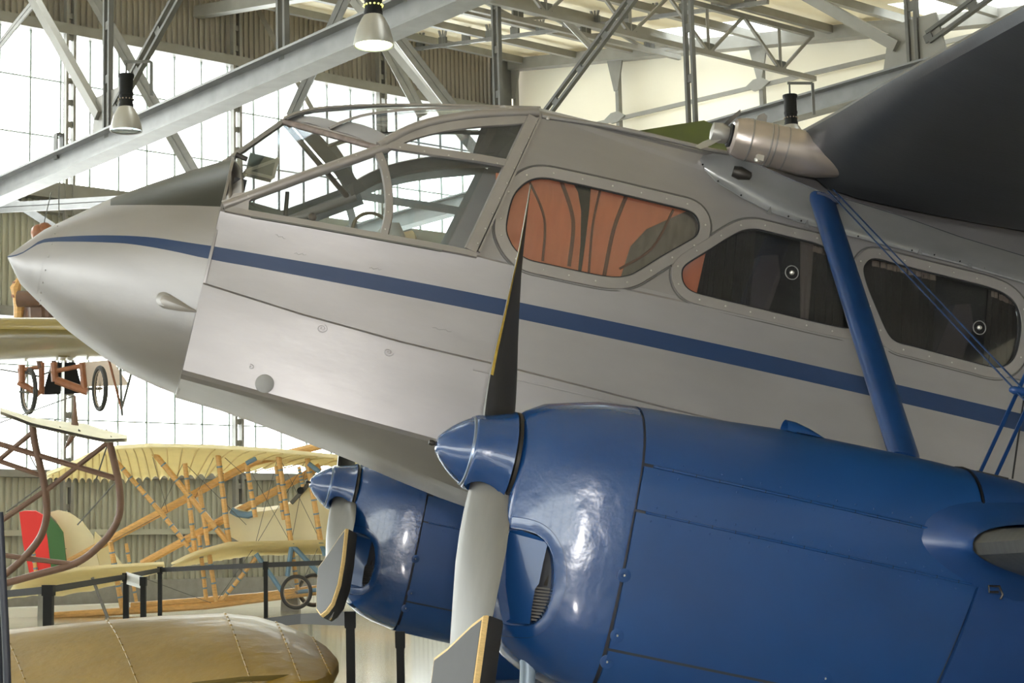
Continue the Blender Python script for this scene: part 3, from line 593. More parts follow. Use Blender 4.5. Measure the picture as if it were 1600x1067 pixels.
s7 = stanchion(625, 988, 0, 8.4, 12, 'black barrier post below the far engine belly, near the propeller blade')
def belt(p, q, h, label, m=belt_m):
    n = 8; pts = [p.lerp(q, i / n) - ZZ * (.03 + .05 * math.sin(math.pi * i / n) * 0) for i in range(n + 1)]
    mb = MB(); d = (q - p).normalized()
    for i in range(n): mb.bar(pts[i], pts[i + 1], .004, h)
    tag(mb.build('barrier_belt', m, smooth=0), label, 'barrier belt', 'barrier belts')
belt(W(-30, 926, 14), s1, .055, 'black belt from the left edge to the post by the rudder')
belt(s1, s2, .05, 'black belt crossing below the cream tailplane')
belt(s2 - ZZ * .01, s3 - ZZ * .02, .11, 'short light grey belt between two close barrier posts', mat('grey_belt', (.6, .6, .6), .6))
belt(s2, s4, .05, 'thin black belt rising to the slim post under the booms')
belt(s4, s5, .05, 'black belt running in front of the lower wing of the biplane')
belt(s5, W(520, 874, 17.5), .05, 'black belt continuing right towards the spoked wheels')
belt(W(380, 971, 13.5), W(470, 960, 12), .07, 'thick black rail end just above the yellow wing tip')
belt(W(470, 960, 12), s6, .07, 'thick black rail leading to the post under the far engine')

# ================================================================== the silver and blue biplane airliner (one thing, its own axes)
plane = bpy.data.objects.new('biplane_airliner', None); C.objects.link(plane)
tag(plane, 'silver twin-engined biplane airliner with blue engine cowlings and stripe, nose to the left', 'aeroplane')
plane.matrix_world = Matrix(((AX.x, AY.x, AZv.x, ORG.x), (AX.y, AY.y, AZv.y, ORG.y), (AX.z, AY.z, AZv.z, ORG.z), (0, 0, 0, 1)))
LOCAL.add(plane.name)
X_, Y_, Z_ = V((1, 0, 0)), V((0, 1, 0)), V((0, 0, 1))
def mir(p): return V((p.x, -p.y, p.z))
# --- stripe edges and shader
def stripe_pts(px): return [(LS(a, b).x, LS(a, b).z) for a, b in px]
st_top = stripe_pts([(320, 382), (400, 396), (600, 431), (800, 470), (1100, 533), (1350, 589), (1590, 645)])
st_bot = stripe_pts([(320, 403), (400, 418), (600, 456), (800, 496), (1100, 560), (1350, 616), (1590, 672)])
def nose_w(x): return ip(x, [-1.565, -1.54, -1.49, -1.42, -1.32, -1.2, -1.05, -.93, -.78], [0, .035, .085, .15, .235, .32, .40, .45, .505])
def LN(px, py):
    Y = -.2
    for _ in range(8):
        p = L(px, py, Y); Y = -nose_w(p.x) * .98
    return L(px, py, Y)
nt = [LN(*q) for q in [(70, 372), (110, 368), (160, 367), (200, 368), (240, 371), (280, 377)]]
nb = [LN(*q) for q in [(70, 378), (110, 377), (160, 378.5), (200, 381), (240, 387), (280, 395)]]
st_top = [(-1.565, .534)] + [(p.x, p.z) for p in nt] + st_top; st_bot = [(-1.565, .528)] + [(p.x, p.z) for p in nb] + st_bot
def painted_fuselage(name, deck):
    m = silver.copy(); m.name = name; N, K = nodes_of(m); b = N['Principled BSDF']
    tc = N.new('ShaderNodeTexCoord'); sp = N.new('ShaderNodeSeparateXYZ'); K.new(tc.outputs['Object'], sp.inputs[0])
    def curve(pts):
        x0, x1 = -1.6, 4.6; mr = N.new('ShaderNodeMapRange'); mr.inputs[1].default_value = x0; mr.inputs[2].default_value = x1; K.new(sp.outputs[0], mr.inputs[0])
        fc = N.new('ShaderNodeFloatCurve'); cv = fc.mapping.curves[0]; pts = sorted(pts)
        ext = pts + [(4.6, pts[-1][1] + (pts[-1][1] - pts[-3][1]) * .5)]
        cv.points[0].location = (0, pts[0][1]); cv.points[1].location = (1, ext[-1][1])
        for x, z in ext[:-1]: cv.points.new((x - x0) / (x1 - x0), z)
        for p in cv.points: p.handle_type = 'VECTOR' if False else 'AUTO'
        fc.mapping.update(); K.new(mr.outputs[0], fc.inputs[1]); return fc.outputs[0]
    def lt(a, b_):
        n = N.new('ShaderNodeMath'); n.operation = 'LESS_THAN'
        for i, v in enumerate((a, b_)):
            if isinstance(v, float): n.inputs[i].default_value = v
            else: K.new(v, n.inputs[i])
        return n.outputs[0]
    def mul(a, b_): n = N.new('ShaderNodeMath'); n.operation = 'MULTIPLY'; K.new(a, n.inputs[0]); K.new(b_, n.inputs[1]); return n.outputs[0]
    msk = mul(lt(sp.outputs[2], curve(st_top)), lt(curve(st_bot), sp.outputs[2]))
    def over(mask, col):
        src = b.inputs['Base Color'].links[0].from_socket; mx = N.new('ShaderNodeMix'); mx.data_type = 'RGBA'
        K.new(mask, mx.inputs[0]); K.new(src, mx.inputs[6]); mx.inputs[7].default_value = (*col, 1); K.new(mx.outputs[2], b.inputs['Base Color'])
    over(msk, (.007, .030, .095))
    nm = N.new('ShaderNodeMath'); nm.operation = 'MULTIPLY_ADD'; nm.inputs[1].default_value = -.62; nm.inputs[2].default_value = .62
    last = msk
    if deck:
        ln = N.new('ShaderNodeMath'); ln.operation = 'MULTIPLY_ADD'; ln.inputs[1].default_value = deck[0]; ln.inputs[2].default_value = deck[1]; K.new(sp.outputs[0], ln.inputs[0])
        l2 = N.new('ShaderNodeMath'); l2.operation = 'MULTIPLY_ADD'; l2.inputs[1].default_value = -.25; l2.inputs[2].default_value = deck[2]; K.new(sp.outputs[2], l2.inputs[0])
        dk = mul(lt(ln.outputs[0], sp.outputs[2]), lt(l2.outputs[0], sp.outputs[0]))
        over(dk, (.022, .024, .02)); ad = N.new('ShaderNodeMath'); ad.operation = 'MAXIMUM'; K.new(msk, ad.inputs[0]); K.new(dk, ad.inputs[1]); last = ad.outputs[0]
    K.new(last, nm.inputs[0]); K.new(nm.outputs[0], b.inputs['Metallic'])
    return m
da, db_ = LN(172, 313), LN(340, 321)
sl = (db_.z - da.z) / (db_.x - da.x)
fus_m = painted_fuselage('silver_fuselage_with_stripe', None)
nose_m = painted_fuselage('silver_nose_with_black_deck', (sl, da.z - sl * da.x, da.x + .25 * da.z))

# --- nose
XS = [-1.565, -1.555, -1.53, -1.49, -1.45, -1.41, -1.36, -1.28, -1.2, -1.1, -1.0, -.93, -.86, -.78]
def nz(x):
    top = ip(x, [-1.565, -1.45, -1.22, -1.05, -.93, -.82, -.775], [.535, .672, .862, .978, 1.05, 1.112, 1.135])
    bot = ip(x, [-1.565, -1.492, -1.416, -1.28, -1.135, -.994, -.857, -.72], [.53, .438, .389, .302, .234, .182, .154, .135])
    return top, bot
def nose_ring(x, f=1.0):
    t, b = nz(x); zc = (t + b) / 2 + .0; h = (t - b) / 2; w = nose_w(x); ex = ip(x, [-1.565, -1.3, -.78], [2, 2.1, 2.9]); ring = []
    for k in range(40):
        a = 2 * math.pi * k / 40; c, s_ = math.cos(a), math.sin(a)
        e2 = ex if s_ < 0 else max(2.0, ex - .5)
        ring.append(V((x, math.copysign(abs(c) ** (2 / e2), c) * w * f, zc + math.copysign(abs(s_) ** (2 / e2), s_) * h * f)))
    return ring
mb = MB(); mb.loft([nose_ring(x) for x in XS if x > -1.42], True); mb.build('nose_fairing', nose_m, plane, 50)
mb = MB(); mb.loft([nose_ring(x, 1.006) for x in XS if x < -1.40], True, True); nc = mb.build('nose_cone', fus_m, plane, 40)
mb = MB()
for k in range(0, 40, 2):
    for xx in (-1.395,):
        p = nose_ring(xx, 1.004)[k]; mb.sphere(p, .004, 6)
mb.build('rivet', silver_lo, nc, stuff=True)
# blended seam strip round the back of the nose
mb = MB(); R_ = nose_ring(-.782, 1.004); mb.sweep(R_, .012, .002, lambda p: V((0, p.y, p.z - .63)), True); mb.build('seam_strip', silver, plane)
# small teardrop blister and round plate
q = LN(256, 468); n_ = V((-.25, -1, 0)).normalized()
mb = MB()
bl = [LN(*a) + V((0, -.003, 0)) for a in [(246, 470), (250, 461), (258, 457), (266, 460), (312, 489), (280, 486), (256, 482), (249, 478)]]
apex = LN(259, 470) + V((-.01, -.028, 0)); n = len(bl); mb.add(bl + [apex], [(i, (i + 1) % n, n) for i in range(n)]); mb.build('landing_lamp_blister', frame_silver, plane, 60)
mb = MB(); mb.lathe([(0, .028), (-.012, .028), (-.014, .02)], q + V((0, 0, 0)), n_ * -1, 20); mb.build('blister_cap', silver_lo, plane)
p = LS(413, 600); mb = MB(); mb.lathe([(-.002, .036), (.004, .036), (.005, .034)], p + V((0, -.014, 0)), -Y_, 24); mb.build('round_patch', mat('matt_patch', (.30, .30, .30), .6, .3), plane)

# --- lower body with step along the ridge
RX = [-.785, -.6, -.4, -.2, 0, .2, .4, .7, 1.1, 1.5, 2, 2.6, 3.4, 4.5]
def zr(x): return ip(x, [-.79, -.4, .04, .45, 1.126, 4.5], [.535, .50, .478, .478, .462, .46])
def zsill(x): return ip(x, [-.78, .22, .37, .83, 1.8, 2.6, 4.5], [.838, .893, .889, .903, .932, .928, .93])
def zbe(x): return ip(x, [-.78, -.2, .27, .6, 4.5], [.172, .140, .118, .09, -.1])
def zk(x): return ip(x, [-.78, -.42, -.03, .2, .55, 1, 4.5], [.150, .105, .045, 0, -.06, -.10, -.2])
def body_ring(x):
    w = wfus(x); R = [(0, zk(x) - .005), (.20, zk(x)), (.36, zk(x) + .015), (w - .03, zbe(x) - .012), (w - .006, zbe(x) + .003), (w + .004, zbe(x) + .02), (w + .02, zr(x) - .03), (w + .020, zr(x) - .006), (w + .012, zr(x)), (w + .001, zr(x) + .004),
                      (w, zr(x) + .06), (w, .70), (w + .002, zsill(x) - .03), (w + .004, zsill(x) - .014), (w - .001, zsill(x) - .006), (w - .012, zsill(x))]
    return [V((x, -y, z)) for y, z in R]
mb = MB(); r_ = [body_ring(x) for x in RX]; full = [[p for p in reversed(r)] + [mir(p) for p in r[1:]] for r in r_]
mb.loft(full, False); mb.build('fuselage_shell', fus_m, plane, 22)
mb = MB(); mb.loft([[V((p.x, p.y * .96, p.z if p.z > .2 else p.z + .02)) for p in f] for f in full], False); mb.build('inner_lining', dark, plane, 22)
mb = MB(); mb.slab([(-.78, -.47, .38), (4.4, -.53, .38), (4.4, .53, .38), (-.78, .47, .38)], (0, 0, .02)); mb.build('floor_board', dark, plane, 0)
# thin lap seams on the side
mb = MB()
for a, b in (((318, 478), (635, 636)), ((330, 500), (610, 640)), ((800, 556), (1300, 690)), ((600, 410), (800, 452)), ((420, 460), (760, 540))):
    pts = [LS(a[0] + (b[0] - a[0]) * t / 8, a[1] + (b[1] - a[1]) * t / 8, .001 if t else .001) for t in range(9)]
for z0, x0, x1 in ((.435, .3, 4.3),):
    pts = [V((x, -wfus(x) - .021 if z0 < .46 else -wfus(x), z0)) for x in np.linspace(x0, x1, 10)]
    mb.sweep(pts, .006, .0016, -Y_)
mb.build('lap_seam', silver, plane)
for q, nsp in (((503, 513), 2.2), ((607, 550), 2.0), ((392, 573), 1.3)):
    c = LS(*q, .022); mb = MB(); mb.tube([c + V((math.cos(t) * .0016 * t, 0, math.sin(t) * .0013 * t)) for t in np.linspace(1, nsp * 6.28, 26)] , .0016, 5); mb.build('fabric_blister', silver, plane)
for a, q in (((430, 367), (446, 373)), ((460, 396), (478, 398)), ((577, 419), (596, 421)), ((676, 512), (705, 518))):
    u, v = LS(*a, .001), LS(*q, .001); mb = MB(); mb.tube([u.lerp(v, t / 6) + V((0, 0, .004 * math.sin(t * 2.1))) for t in range(7)], .0013, 5); mb.build('fabric_wrinkle', silver, plane)
# door seam at the right
mb = MB(); a, b = LS(1603, 600, .002), LS(1582, 748, .002); mb.sweep([a, b], .008, .002, -Y_); mb.build('door_seam', black, plane)

# --- cabin wall with window openings
def outline(px, n=4): return spline([LS(*q) for q in px], n, True)
W1 = [(791, 354), (796, 376), (808, 394), (826, 406), (860, 414), (900, 423), (940, 431), (966, 433), (986, 429), (1004, 419), (1036, 399), (1068, 381), (1086, 370), (1092, 356), (1088, 340), (1076, 330), (1050, 323), (1000, 311), (940, 297), (880, 284), (852, 279), (832, 281), (814, 292), (800, 312)]
W2 = [(1065, 430), (1069, 445), (1082, 456), (1110, 464), (1160, 476), (1210, 488), (1260, 500), (1300, 509), (1325, 513), (1337, 508), (1336, 494), (1322, 450), (1304, 408), (1292, 391), (1274, 381), (1240, 373), (1200, 363), (1180, 359), (1160, 361), (1138, 372), (1108, 391), (1080, 408), (1068, 418)]
W3 = [(1349, 424), (1353, 412), (1366, 405), (1400, 413), (1450, 426), (1500, 438), (1545, 450), (1572, 462), (1588, 480), (1594, 505), (1592, 530), (1586, 554), (1574, 569), (1553, 574), (1512, 564), (1462, 551), (1425, 541), (1400, 534), (1386, 520), (1370, 485), (1355, 448)]
holes = [outline(w) for w in (W1, W2, W3)]
wgap = (holes[2][0].x - holes[1][0].x)
hole4 = [p + V((.98, 0, .0)) for p in holes[2]]
P_b0, P_t0 = LS(745, 394), LS(841, 178)
TOPZ = lambda x: ip(x, [.33, .37, 1.0, 1.47, 4.5], [P_t0.z, P_t0.z + .0, 1.535, 1.552, 1.60])
def on_side(x, z, off=0): return V((x, side_y(x, z) - off, z))
outer = [on_side(P_b0.x - .02, zsill(P_b0.x) - .02)] + [on_side(x, zsill(x) - .02) for x in (.6, 1.2, 2, 3, 4.5)] + [on_side(x, TOPZ(x)) for x in (4.5, 3, 2, 1.47, 1.0, .6, P_t0.x)]
loops = [outer] + [h[::-1] for h in holes + [hole4]]
flat = [[V((p.x, p.z, 0)) for p in l] for l in loops]
tr = geometry.tessellate_polygon(flat); allp = [p for l in loops for p in l]
mb = MB(); mb.add(allp, tr); mb.build('cabin_side', fus_m, plane, 0)
mb = MB(); mb.slab([mir(p) for p in outer], (0, .01, 0)); mb.build('starboard_side', silver, plane, 0)
# roof over the cabin, corner bead
xs = [P_t0.x, .6, 1.0, 1.47, 2, 3, 4.5]
rings = []
for x in xs:
    zt = TOPZ(x); y = -side_y(x, zt); rings.append([V((x, -y, zt)), V((x, -y + .012, zt + .018)), V((x, -y * .8, zt + .055)), V((x, -y * .45, zt + .09)), V((x, 0, zt + .10)), V((x, y * .45, zt + .09)), V((x, y * .8, zt + .055)), V((x, y, zt))])
mb = MB(); mb.loft(rings, False); mb.build('cabin_roof', silver, plane, 30)
mb = MB(); mb.tube([LS(*q) + V((0, .0, .004)) for q in [(846, 183), (940, 197), (1020, 214), (1110, 236), (1200, 252), (1290, 268)]], .011, 8); mb.build('roof_corner_bead', silver_lo, plane)
mb = MB(); mb.sphere(LS(856, 185, .006), .008, 8); mb.build('stud', rivet_m, plane)
# cabin window frames and panes
def offset_loop(l, d):
    n = len(l); out = []
    ar = sum(l[i].x * l[(i + 1) % n].z - l[(i + 1) % n].x * l[i].z for i in range(n)); sg = 1 if ar > 0 else -1
    for i in range(n):
        t = (l[(i + 1) % n] - l[i - 1]).normalized(); nn = V((t.z, 0, -t.x)) * sg; p = l[i] + nn * d; out.append(on_side(p.x, p.z))
    return out
def cabin_window(h, fw, discs, lbl):
    mid = offset_loop(h, fw / 2); mb = MB(); mb.sweep(mid, fw, .009, -Y_, True)
    f = mb.build('cabin_window_frame', frame_silver, plane, 30)
    mb = MB(); mb.sweep(offset_loop(h, fw + .004), .006, .003, -Y_, True); mb.build('outer_bead', mat('bead_dark_grey', (.12, .115, .11), .5, .3), f)  # dark grey seam round the frame
    mb = MB(); mb.sweep(offset_loop(h, .0), .006, .006, -Y_, True); mb.build('rubber_seal', black, f)
    mb = MB(); n = len(mid); L_ = 0; nxt = .05
    for i in range(n):
        L_ += (mid[(i + 1) % n] - mid[i]).length
        if L_ > nxt: mb.sphere(mid[i] + V((0, -.010, 0)), .0042, 6, sc=(1, .5, 1)); nxt += .115
    mb.build('screw', rivet_m, f, stuff=True)
    mb = MB(); mb.slab([p + V((0, .012, 0)) for p in h], (0, .004, 0)); g = mb.build('window_pane', glass_w, plane, 0)
    for px in discs:
        c = LS(*px); mb = MB(); mb.lathe([(0, .030), (.004, .030), (.004, .027), (0, .027)], c, -Y_, 28, cap=False); mb.build('ventilator_disc', mat('clear_plastic_rim', (.25, .25, .25), .2), g); mb = MB(); mb.lathe([(0, .010), (.010, .008), (.013, .003)], c, -Y_, 14); mb.build('ventilator_knob', rivet_m, g)
cabin_window(holes[0], .052, [], 0); cabin_window(holes[1], .048, [(1237, 426)], 0); cabin_window(holes[2], .050, [(1530, 512)], 0); cabin_window(hole4, .05, [], 0)
# curtains and blind inside the windows
def drape(name, pl, pr, pbl, pbr, m, off, n=24, amp=.012, par=plane, lab=None):
    """pleated cloth between top-left, top-right and bottom pixels, hung inside the cabin wall"""
    a, b, c, d = [LS(*q, -off) for q in (pl, pr, pbl, pbr)]; rings = []
    for i in range(n * 4 + 1):
        t = i / (n * 4); w = V((0, math.sin(t * n * 2 * math.pi) * amp + math.sin(t * n * 2.7) * amp * .6, 0))
        rings.append([a.lerp(b, t) + w, a.lerp(b, t).lerp(c.lerp(d, t), .5) + w * 1.2, c.lerp(d, t) + w])
    mb = MB(); mb.loft(rings, False); return mb.build(name, m, par, 70, label=lab)
def sheet_px(name, px, m, off, bulge=0, lab=None):
    pts = [LS(*q, -off) for q in px]; mb = MB(); mb.slab(pts, (0, .006, 0)); return mb.build(name, m, plane, 0, label=lab)
sheet_px('window_blind', [(775, 270), (893, 282), (903, 300), (908, 330), (907, 380), (903, 425), (775, 400)], orange, .05, lab='orange fabric blind behind the first window')
sheet_px('window_blind', [(924, 288), (1085, 325), (1060, 335), (1010, 358), (985, 385), (966, 445), (908, 430), (915, 380), (921, 330)], orange, .045, lab='orange fabric blind, right half')
sheet_px('window_blind', [(1035, 420), (1105, 385), (1098, 415), (1086, 470), (1035, 470)], orange, .04, lab='orange fabric corner in the second window')
sheet_px('window_blind', [(1000, 300), (1110, 320), (1110, 380), (960, 445), (975, 400), (1000, 365), (1060, 330)], mat('grey_lining', (.26, .24, .22), .5, .2, noise=.5, nscale=5, stretch=(6, 1, 2)), .06, lab='grey lining folded behind the orange blind')
for k, (a, b) in enumerate((((828, 285), (848, 408)), ((877, 283), (889, 416)), ((938, 296), (920, 426)), ((979, 305), (944, 431)), ((1052, 328), (968, 420)))):  # dark wavy reflections put over the orange blind as dark strips
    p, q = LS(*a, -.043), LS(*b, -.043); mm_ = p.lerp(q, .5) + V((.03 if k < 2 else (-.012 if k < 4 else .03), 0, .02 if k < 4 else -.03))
    mb = MB(); mb.sweep(spline([p, mm_, q], 6), [.010 + .006 * (k % 2)] * 13, .004, -Y_); mb.build('blind_dark_reflection', mat('dark_reflection', (.16, .07, .05), .7), plane)
drape('curtain', (1092, 340), (1182, 355), (1080, 480), (1172, 492), curtain_m, .06, 12)
drape('curtain', (1250, 375), (1272, 378), (1250, 515), (1262, 517), mat('pale_post', (.16, .14, .13), .8), .05, 2, .002)
drape('curtain', (1268, 378), (1345, 395), (1262, 520), (1345, 530), curtain_m, .06, 9)
drape('curtain', (1340, 395), (1462, 426), (1345, 545), (1455, 570), curtain_m, .06, 14)
drape('curtain', (1545, 445), (1605, 465), (1535, 590), (1605, 600), curtain_m, .06, 8)
for a, b in (((1362, 406), (1462, 429)), ((1549, 454), (1590, 470)), ((1268, 383), (1300, 392))):
    drape('curtain_heading', a, b, (a[0], a[1] + 9), (b[0], b[1] + 10), frill_m, .045, 9, .006)
mb = MB(); mb.slab([(.5, .30, .4), (4.4, .30, .4), (4.4, .30, 1.6), (.5, .30, 1.6)], (0, .01, 0)); mb.build('dark_cabin_screen', dark, plane, 0)  # dark sheet added so the cabin looks unlit through the windows
mb = MB()
mb.loft([[V((x, -.42 + .0, .4)), V((x, -.42, 1.55))] for x in (.62, 4.3)], False)
# dark seats in the cabin
for x in (1.35, 2.25, 3.1):
    mb = MB(); prof = [V((x + dx, -.05, z)) for dx, z in ((-.02, .5), (.04, .95), (.10, 1.22), (.17, 1.24), (.20, 1.15), (.16, .9), (.12, .5))]; mb.slab(prof, (0, -.30, 0)); mb.build('cabin_seat', mat('dark_seat', (.10, .09, .10), .8), plane, 30)

# --- cockpit glazing
Kp = LS(592, 232)
Fp = LS(358, 320)
arch_px = [(592, 231), (620, 214), (655, 199), (700, 188), (745, 182), (795, 179), (841, 178)]
arch = [LS(*q) for q in arch_px]; arch_s = spline(arch, 5)
crown = spline([L(*q, 0) for q in [(443, 189), (480, 176), (540, 170.5), (600, 168.5), (660, 168.5), (740, 170), (842, 173)]], 5)
midl = spline([L(*q, -.22) for q in [(514, 203), (553, 187), (600, 178), (655, 173.5), (710, 172), (765, 172.5), (842, 175)]], 5)
def frame_bar(name, pts, w, t, nrm, both=True, m=frame_silver, n=4, lab=None):
    P_ = spline(pts, n) if len(pts) > 2 else [V(p) for p in pts]
    mb = MB(); mb.sweep(P_, w, t, nrm); o = mb.build(name, m, plane, 35, label=lab)
    if both:
        mb = MB(); mb.sweep([mir(p) for p in P_], w, t, lambda p, q=nrm: mir(V(q))); mb.build(name, m, plane, 35, label=lab)
    return o
SN = V((0, -1, .12))
def pair_tube(name, pts, r, m=frame_silver):
    for k in (0, 1):
        mb = MB(); mb.tube([mir(V(p)) if k else p for p in pts], r, 12); mb.build(name, m, plane)
WB, WT = L(352, 254, 0), L(443, 190, 0)                              # windscreen centre, bottom and top
pair_tube('windscreen_corner_post', [Fp + V((-.02, 0, -.01)), Fp.lerp(Kp, .5) + V((0, -.004, 0)), Kp + V((.03, 0, .012))], .021)
pair_tube('windscreen_header', [WT, WT.lerp(Kp, .5), Kp], .013, mat('worn_header', (.22, .17, .15), .7, noise=.4, nscale=30))
pair_tube('roof_corner_tube', [p + V((0, 0, .006)) for p in arch_s], .020)
pair_tube('windscreen_sill', [WB, WB.lerp(Fp, .5) + V((-.0, -.02, .02)), Fp], .016)
mb = MB(); mb.tube([WB, WT], .014, 8); mb.build('windscreen_centre_post', mat('centre_post', (.2, .19, .17), .5, .3), plane)
mb = MB(); mb.sweep([mir(Fp), mir(Fp.lerp(Kp, .5)), mir(Kp) + V((.05, 0, .03))], .10, .012, V((0, 1, .12))); mb.build('starboard_post_web', mat('slate_frame', (.09, .10, .12), .6, noise=.2), plane)
sl_ = [WB + V((.02, 0, .004)), WB.lerp(Fp, .5) + V((.03, -.03, .03)), Fp + V((.03, -.01, .02))]
frame_bar('windscreen_base_strip', sl_, .05, .008, V((-.6, -.5, .6)), n=5)
# sheet-metal frames on the side
sill_px = [(352, 326), (392, 334), (480, 349), (602, 371), (690, 387), (745, 398)]
frame_bar('side_sill', [LS(*q, .004) for q in sill_px], .030, .010, SN)
frame_bar('sill_rail', [LS(q[0], q[1] + 5, .010) for q in sill_px[1:-1]], .008, .006, SN, m=steel_dk)
frame_bar('divider_frame', [LS(*q, .003) for q in [(588, 233), (600, 262), (607, 300), (607, 335), (599, 370)]], .036, .010, SN)
frame_bar('mid_rail', [LS(*q, .004) for q in [(600, 226), (680, 238), (750, 248), (800, 257)]], .038, .010, SN)
frame_bar('rear_post', [LS(833, 183, .004), LS(735, 392, .004)], .055, .012, SN)
frame_bar('rear_post_lap', [LS(843, 187, .006), LS(748, 394, .006)], .010, .012, SN)
frame_bar('arch_flange', [LS(*q, .003) for q in [(600, 232), (640, 213), (690, 200), (740, 193), (790, 189), (830, 186)]], .042, .008, SN)
gp = [LS(*q, .004) for q in [(350, 322), (365, 303), (400, 299), (400, 303), (389, 315), (388, 331), (370, 329)]]
for k in (0, 1):
    mb = MB(); mb.slab([mir(p) if k else p for p in gp], (0, .012 if k else -.008, 0)); mb.build('corner_gusset', frame_silver, plane, 20)
mb = MB()
for k in range(9): mb.sphere(LS(834 - (834 - 737) * k / 8.5 + 4, 192 + 200 * k / 8.5, .018), .0035, 6)
for k in range(5): mb.sphere(LS(597 + [0, 8, 11, 10, 5][k], 250 + 27 * k, .015), .0035, 6)
for k in range(5): mb.sphere(LS(625 + 38 * k, 230 + 6.4 * k, .016), .0035, 6)
for k in range(7): mb.sphere(Fp.lerp(Kp, .12 + .12 * k) + V((0, -.02, .004)), .003, 6)
mb.build('screw', rivet_m, plane, stuff=True)
# panes
def pane(pts, both=True, name='cockpit_pane', d=.003):
    for k in ((0, 1) if both else (0,)):
        P_ = [mir(V(p)) if k else V(p) for p in pts]; mb = MB(); mb.slab(P_, (0, .003 if not k else -.003, 0)); mb.build(name, glass_c, plane, 0)
pane([LS(*q, -.004) for q in [(388, 330), (388, 314), (590, 234), (600, 262), (606, 300), (606, 335), (600, 368)]])
pane([LS(*q, -.004) for q in [(592, 226), (800, 257), (738, 393), (600, 368), (607, 335), (607, 300), (600, 262)]])
pane([LS(*q, -.004) for q in [(600, 226), (640, 209), (700, 192), (760, 185), (833, 183), (800, 257)]])
for k in (0, 1):
    P_ = [WB, WT, Kp, Fp]; P_ = [mir(p) if k else p for p in P_]
    mb = MB(); g = [[P_[0].lerp(P_[1], i / 6).lerp(P_[3].lerp(P_[2], i / 6), j / 6) for j in range(7)] for i in range(7)]; mb.loft(g, False); mb.build('windscreen_pane', glass_c, plane, 60)
# roof: clear panels forward, skin aft
NS = len(arch_s); cut = int(NS * .9)
def strip(c0, c1, i0, i1, m, name, both=True, lift=0.0):
    for k in ((0, 1) if both else (0,)):
        g = []
        for i in range(i0, i1):
            row = [c0[i].lerp(c1[i], j / 6) + V((0, 0, .012 * math.sin(math.pi * j / 6) + lift)) for j in range(7)]
            g.append([mir(p) for p in row] if k else row)
        mb = MB(); mb.loft(g, False); mb.build(name, m, plane, 60)
strip(crown, midl, 0, cut, glass_c, 'roof_pane'); strip(midl, arch_s, 0, cut, glass_c, 'roof_pane')
strip(crown, midl, 0, 4, silver, 'roof_skin'); strip(midl, arch_s, 0, 5, silver, 'roof_skin')
strip(crown, midl, cut - 2, NS, silver, 'roof_skin'); strip(midl, arch_s, cut - 2, NS, silver, 'roof_skin')
RN = V((-.25, -.25, 1))
frame_bar('roof_rib', [p + V((0, 0, .006)) for p in midl[::3]], .032, .008, RN, n=2)
frame_bar('roof_edge_frame', [p.lerp(arch_s[min(i * 1, NS - 1)], .0) + V((0, .05, .014)) for i, p in enumerate(arch_s)][::3], .10, .006, V((-.3, -.45, 1)), n=2)
frame_bar('roof_spine', [p + V((0, 0, .004)) for p in crown[::3]], .07, .008, V((-.2, 0, 1)), False, n=2)
hd = [WT + V((.05, 0, .022)), L(514, 206, -.22) + V((.03, 0, .014)), Kp + V((.045, .03, .03))]
frame_bar('header_strip', hd, .065, .006, V((-.5, -.2, 1)), n=5)
frame_bar('roof_aft_frame', [crown[cut], crown[cut].lerp(midl[cut], .5) + V((0, 0, .01)), midl[cut], midl[cut].lerp(arch_s[cut], .5) + V((0, 0, .01)), arch_s[cut]], .04, .01, V((-.1, -.2, 1)), n=2)
# --- cockpit inside
mb = MB(); bx = [V((P_b0.x + .09, -.50, .42)), V((P_b0.x + .09, .50, .42)), V((P_t0.x + .10, .44, 1.5)), V((P_t0.x + .10, -.44, 1.5))]
opening = [(0, 1), (2, 3)]
def bh(y0, y1, z0, z1, m, nm='bulkhead'):
    f = lambda z: P_b0.x + .09 + (P_t0.x - P_b0.x) * (z - .42) / 1.08
    mb = MB(); mb.slab([(f(z0), y0, z0), (f(z0), y1, z0), (f(z1), y1, z1), (f(z1), y0, z1)], (.02, 0, 0)); mb.build(nm, m, plane, 0)
bh(-.47, -.33, .42, 1.46, dark); bh(.30, .47, .42, 1.46, dark); bh(-.33, -.20, .42, 1.1, dark); bh(.12, .30, .42, 1.05, dark); bh(-.40, .40, 1.46, 1.55, dark); bh(-.20, .12, .42, .5, dark)
mb = MB(); mb.slab([(.52, -.44, .45), (.52, .28, .45), (.56, .28, 1.45), (.56, -.44, 1.45)], (.01, 0, 0)); mb.build('cabin_front_curtain', orange, plane, 0)
mb = MB(); mb.slab([(-.76, -.42, .80), (-.76, .42, .80), (-.76, .36, 1.00), (-.76, -.36, 1.00)], (.05, 0, .0)); mb.build('instrument_panel', dark, plane, 20)
mb = MB(); mb.slab([(-.78, -.40, .90), (-.78, 0, 1.08), (-.78, .40, .90), (-.52, .38, .86), (-.52, 0, .97), (-.52, -.38, .86)], (0, 0, .015)); mb.build('coaming', mat('green_coaming', (.05, .07, .05), .7), plane, 30)
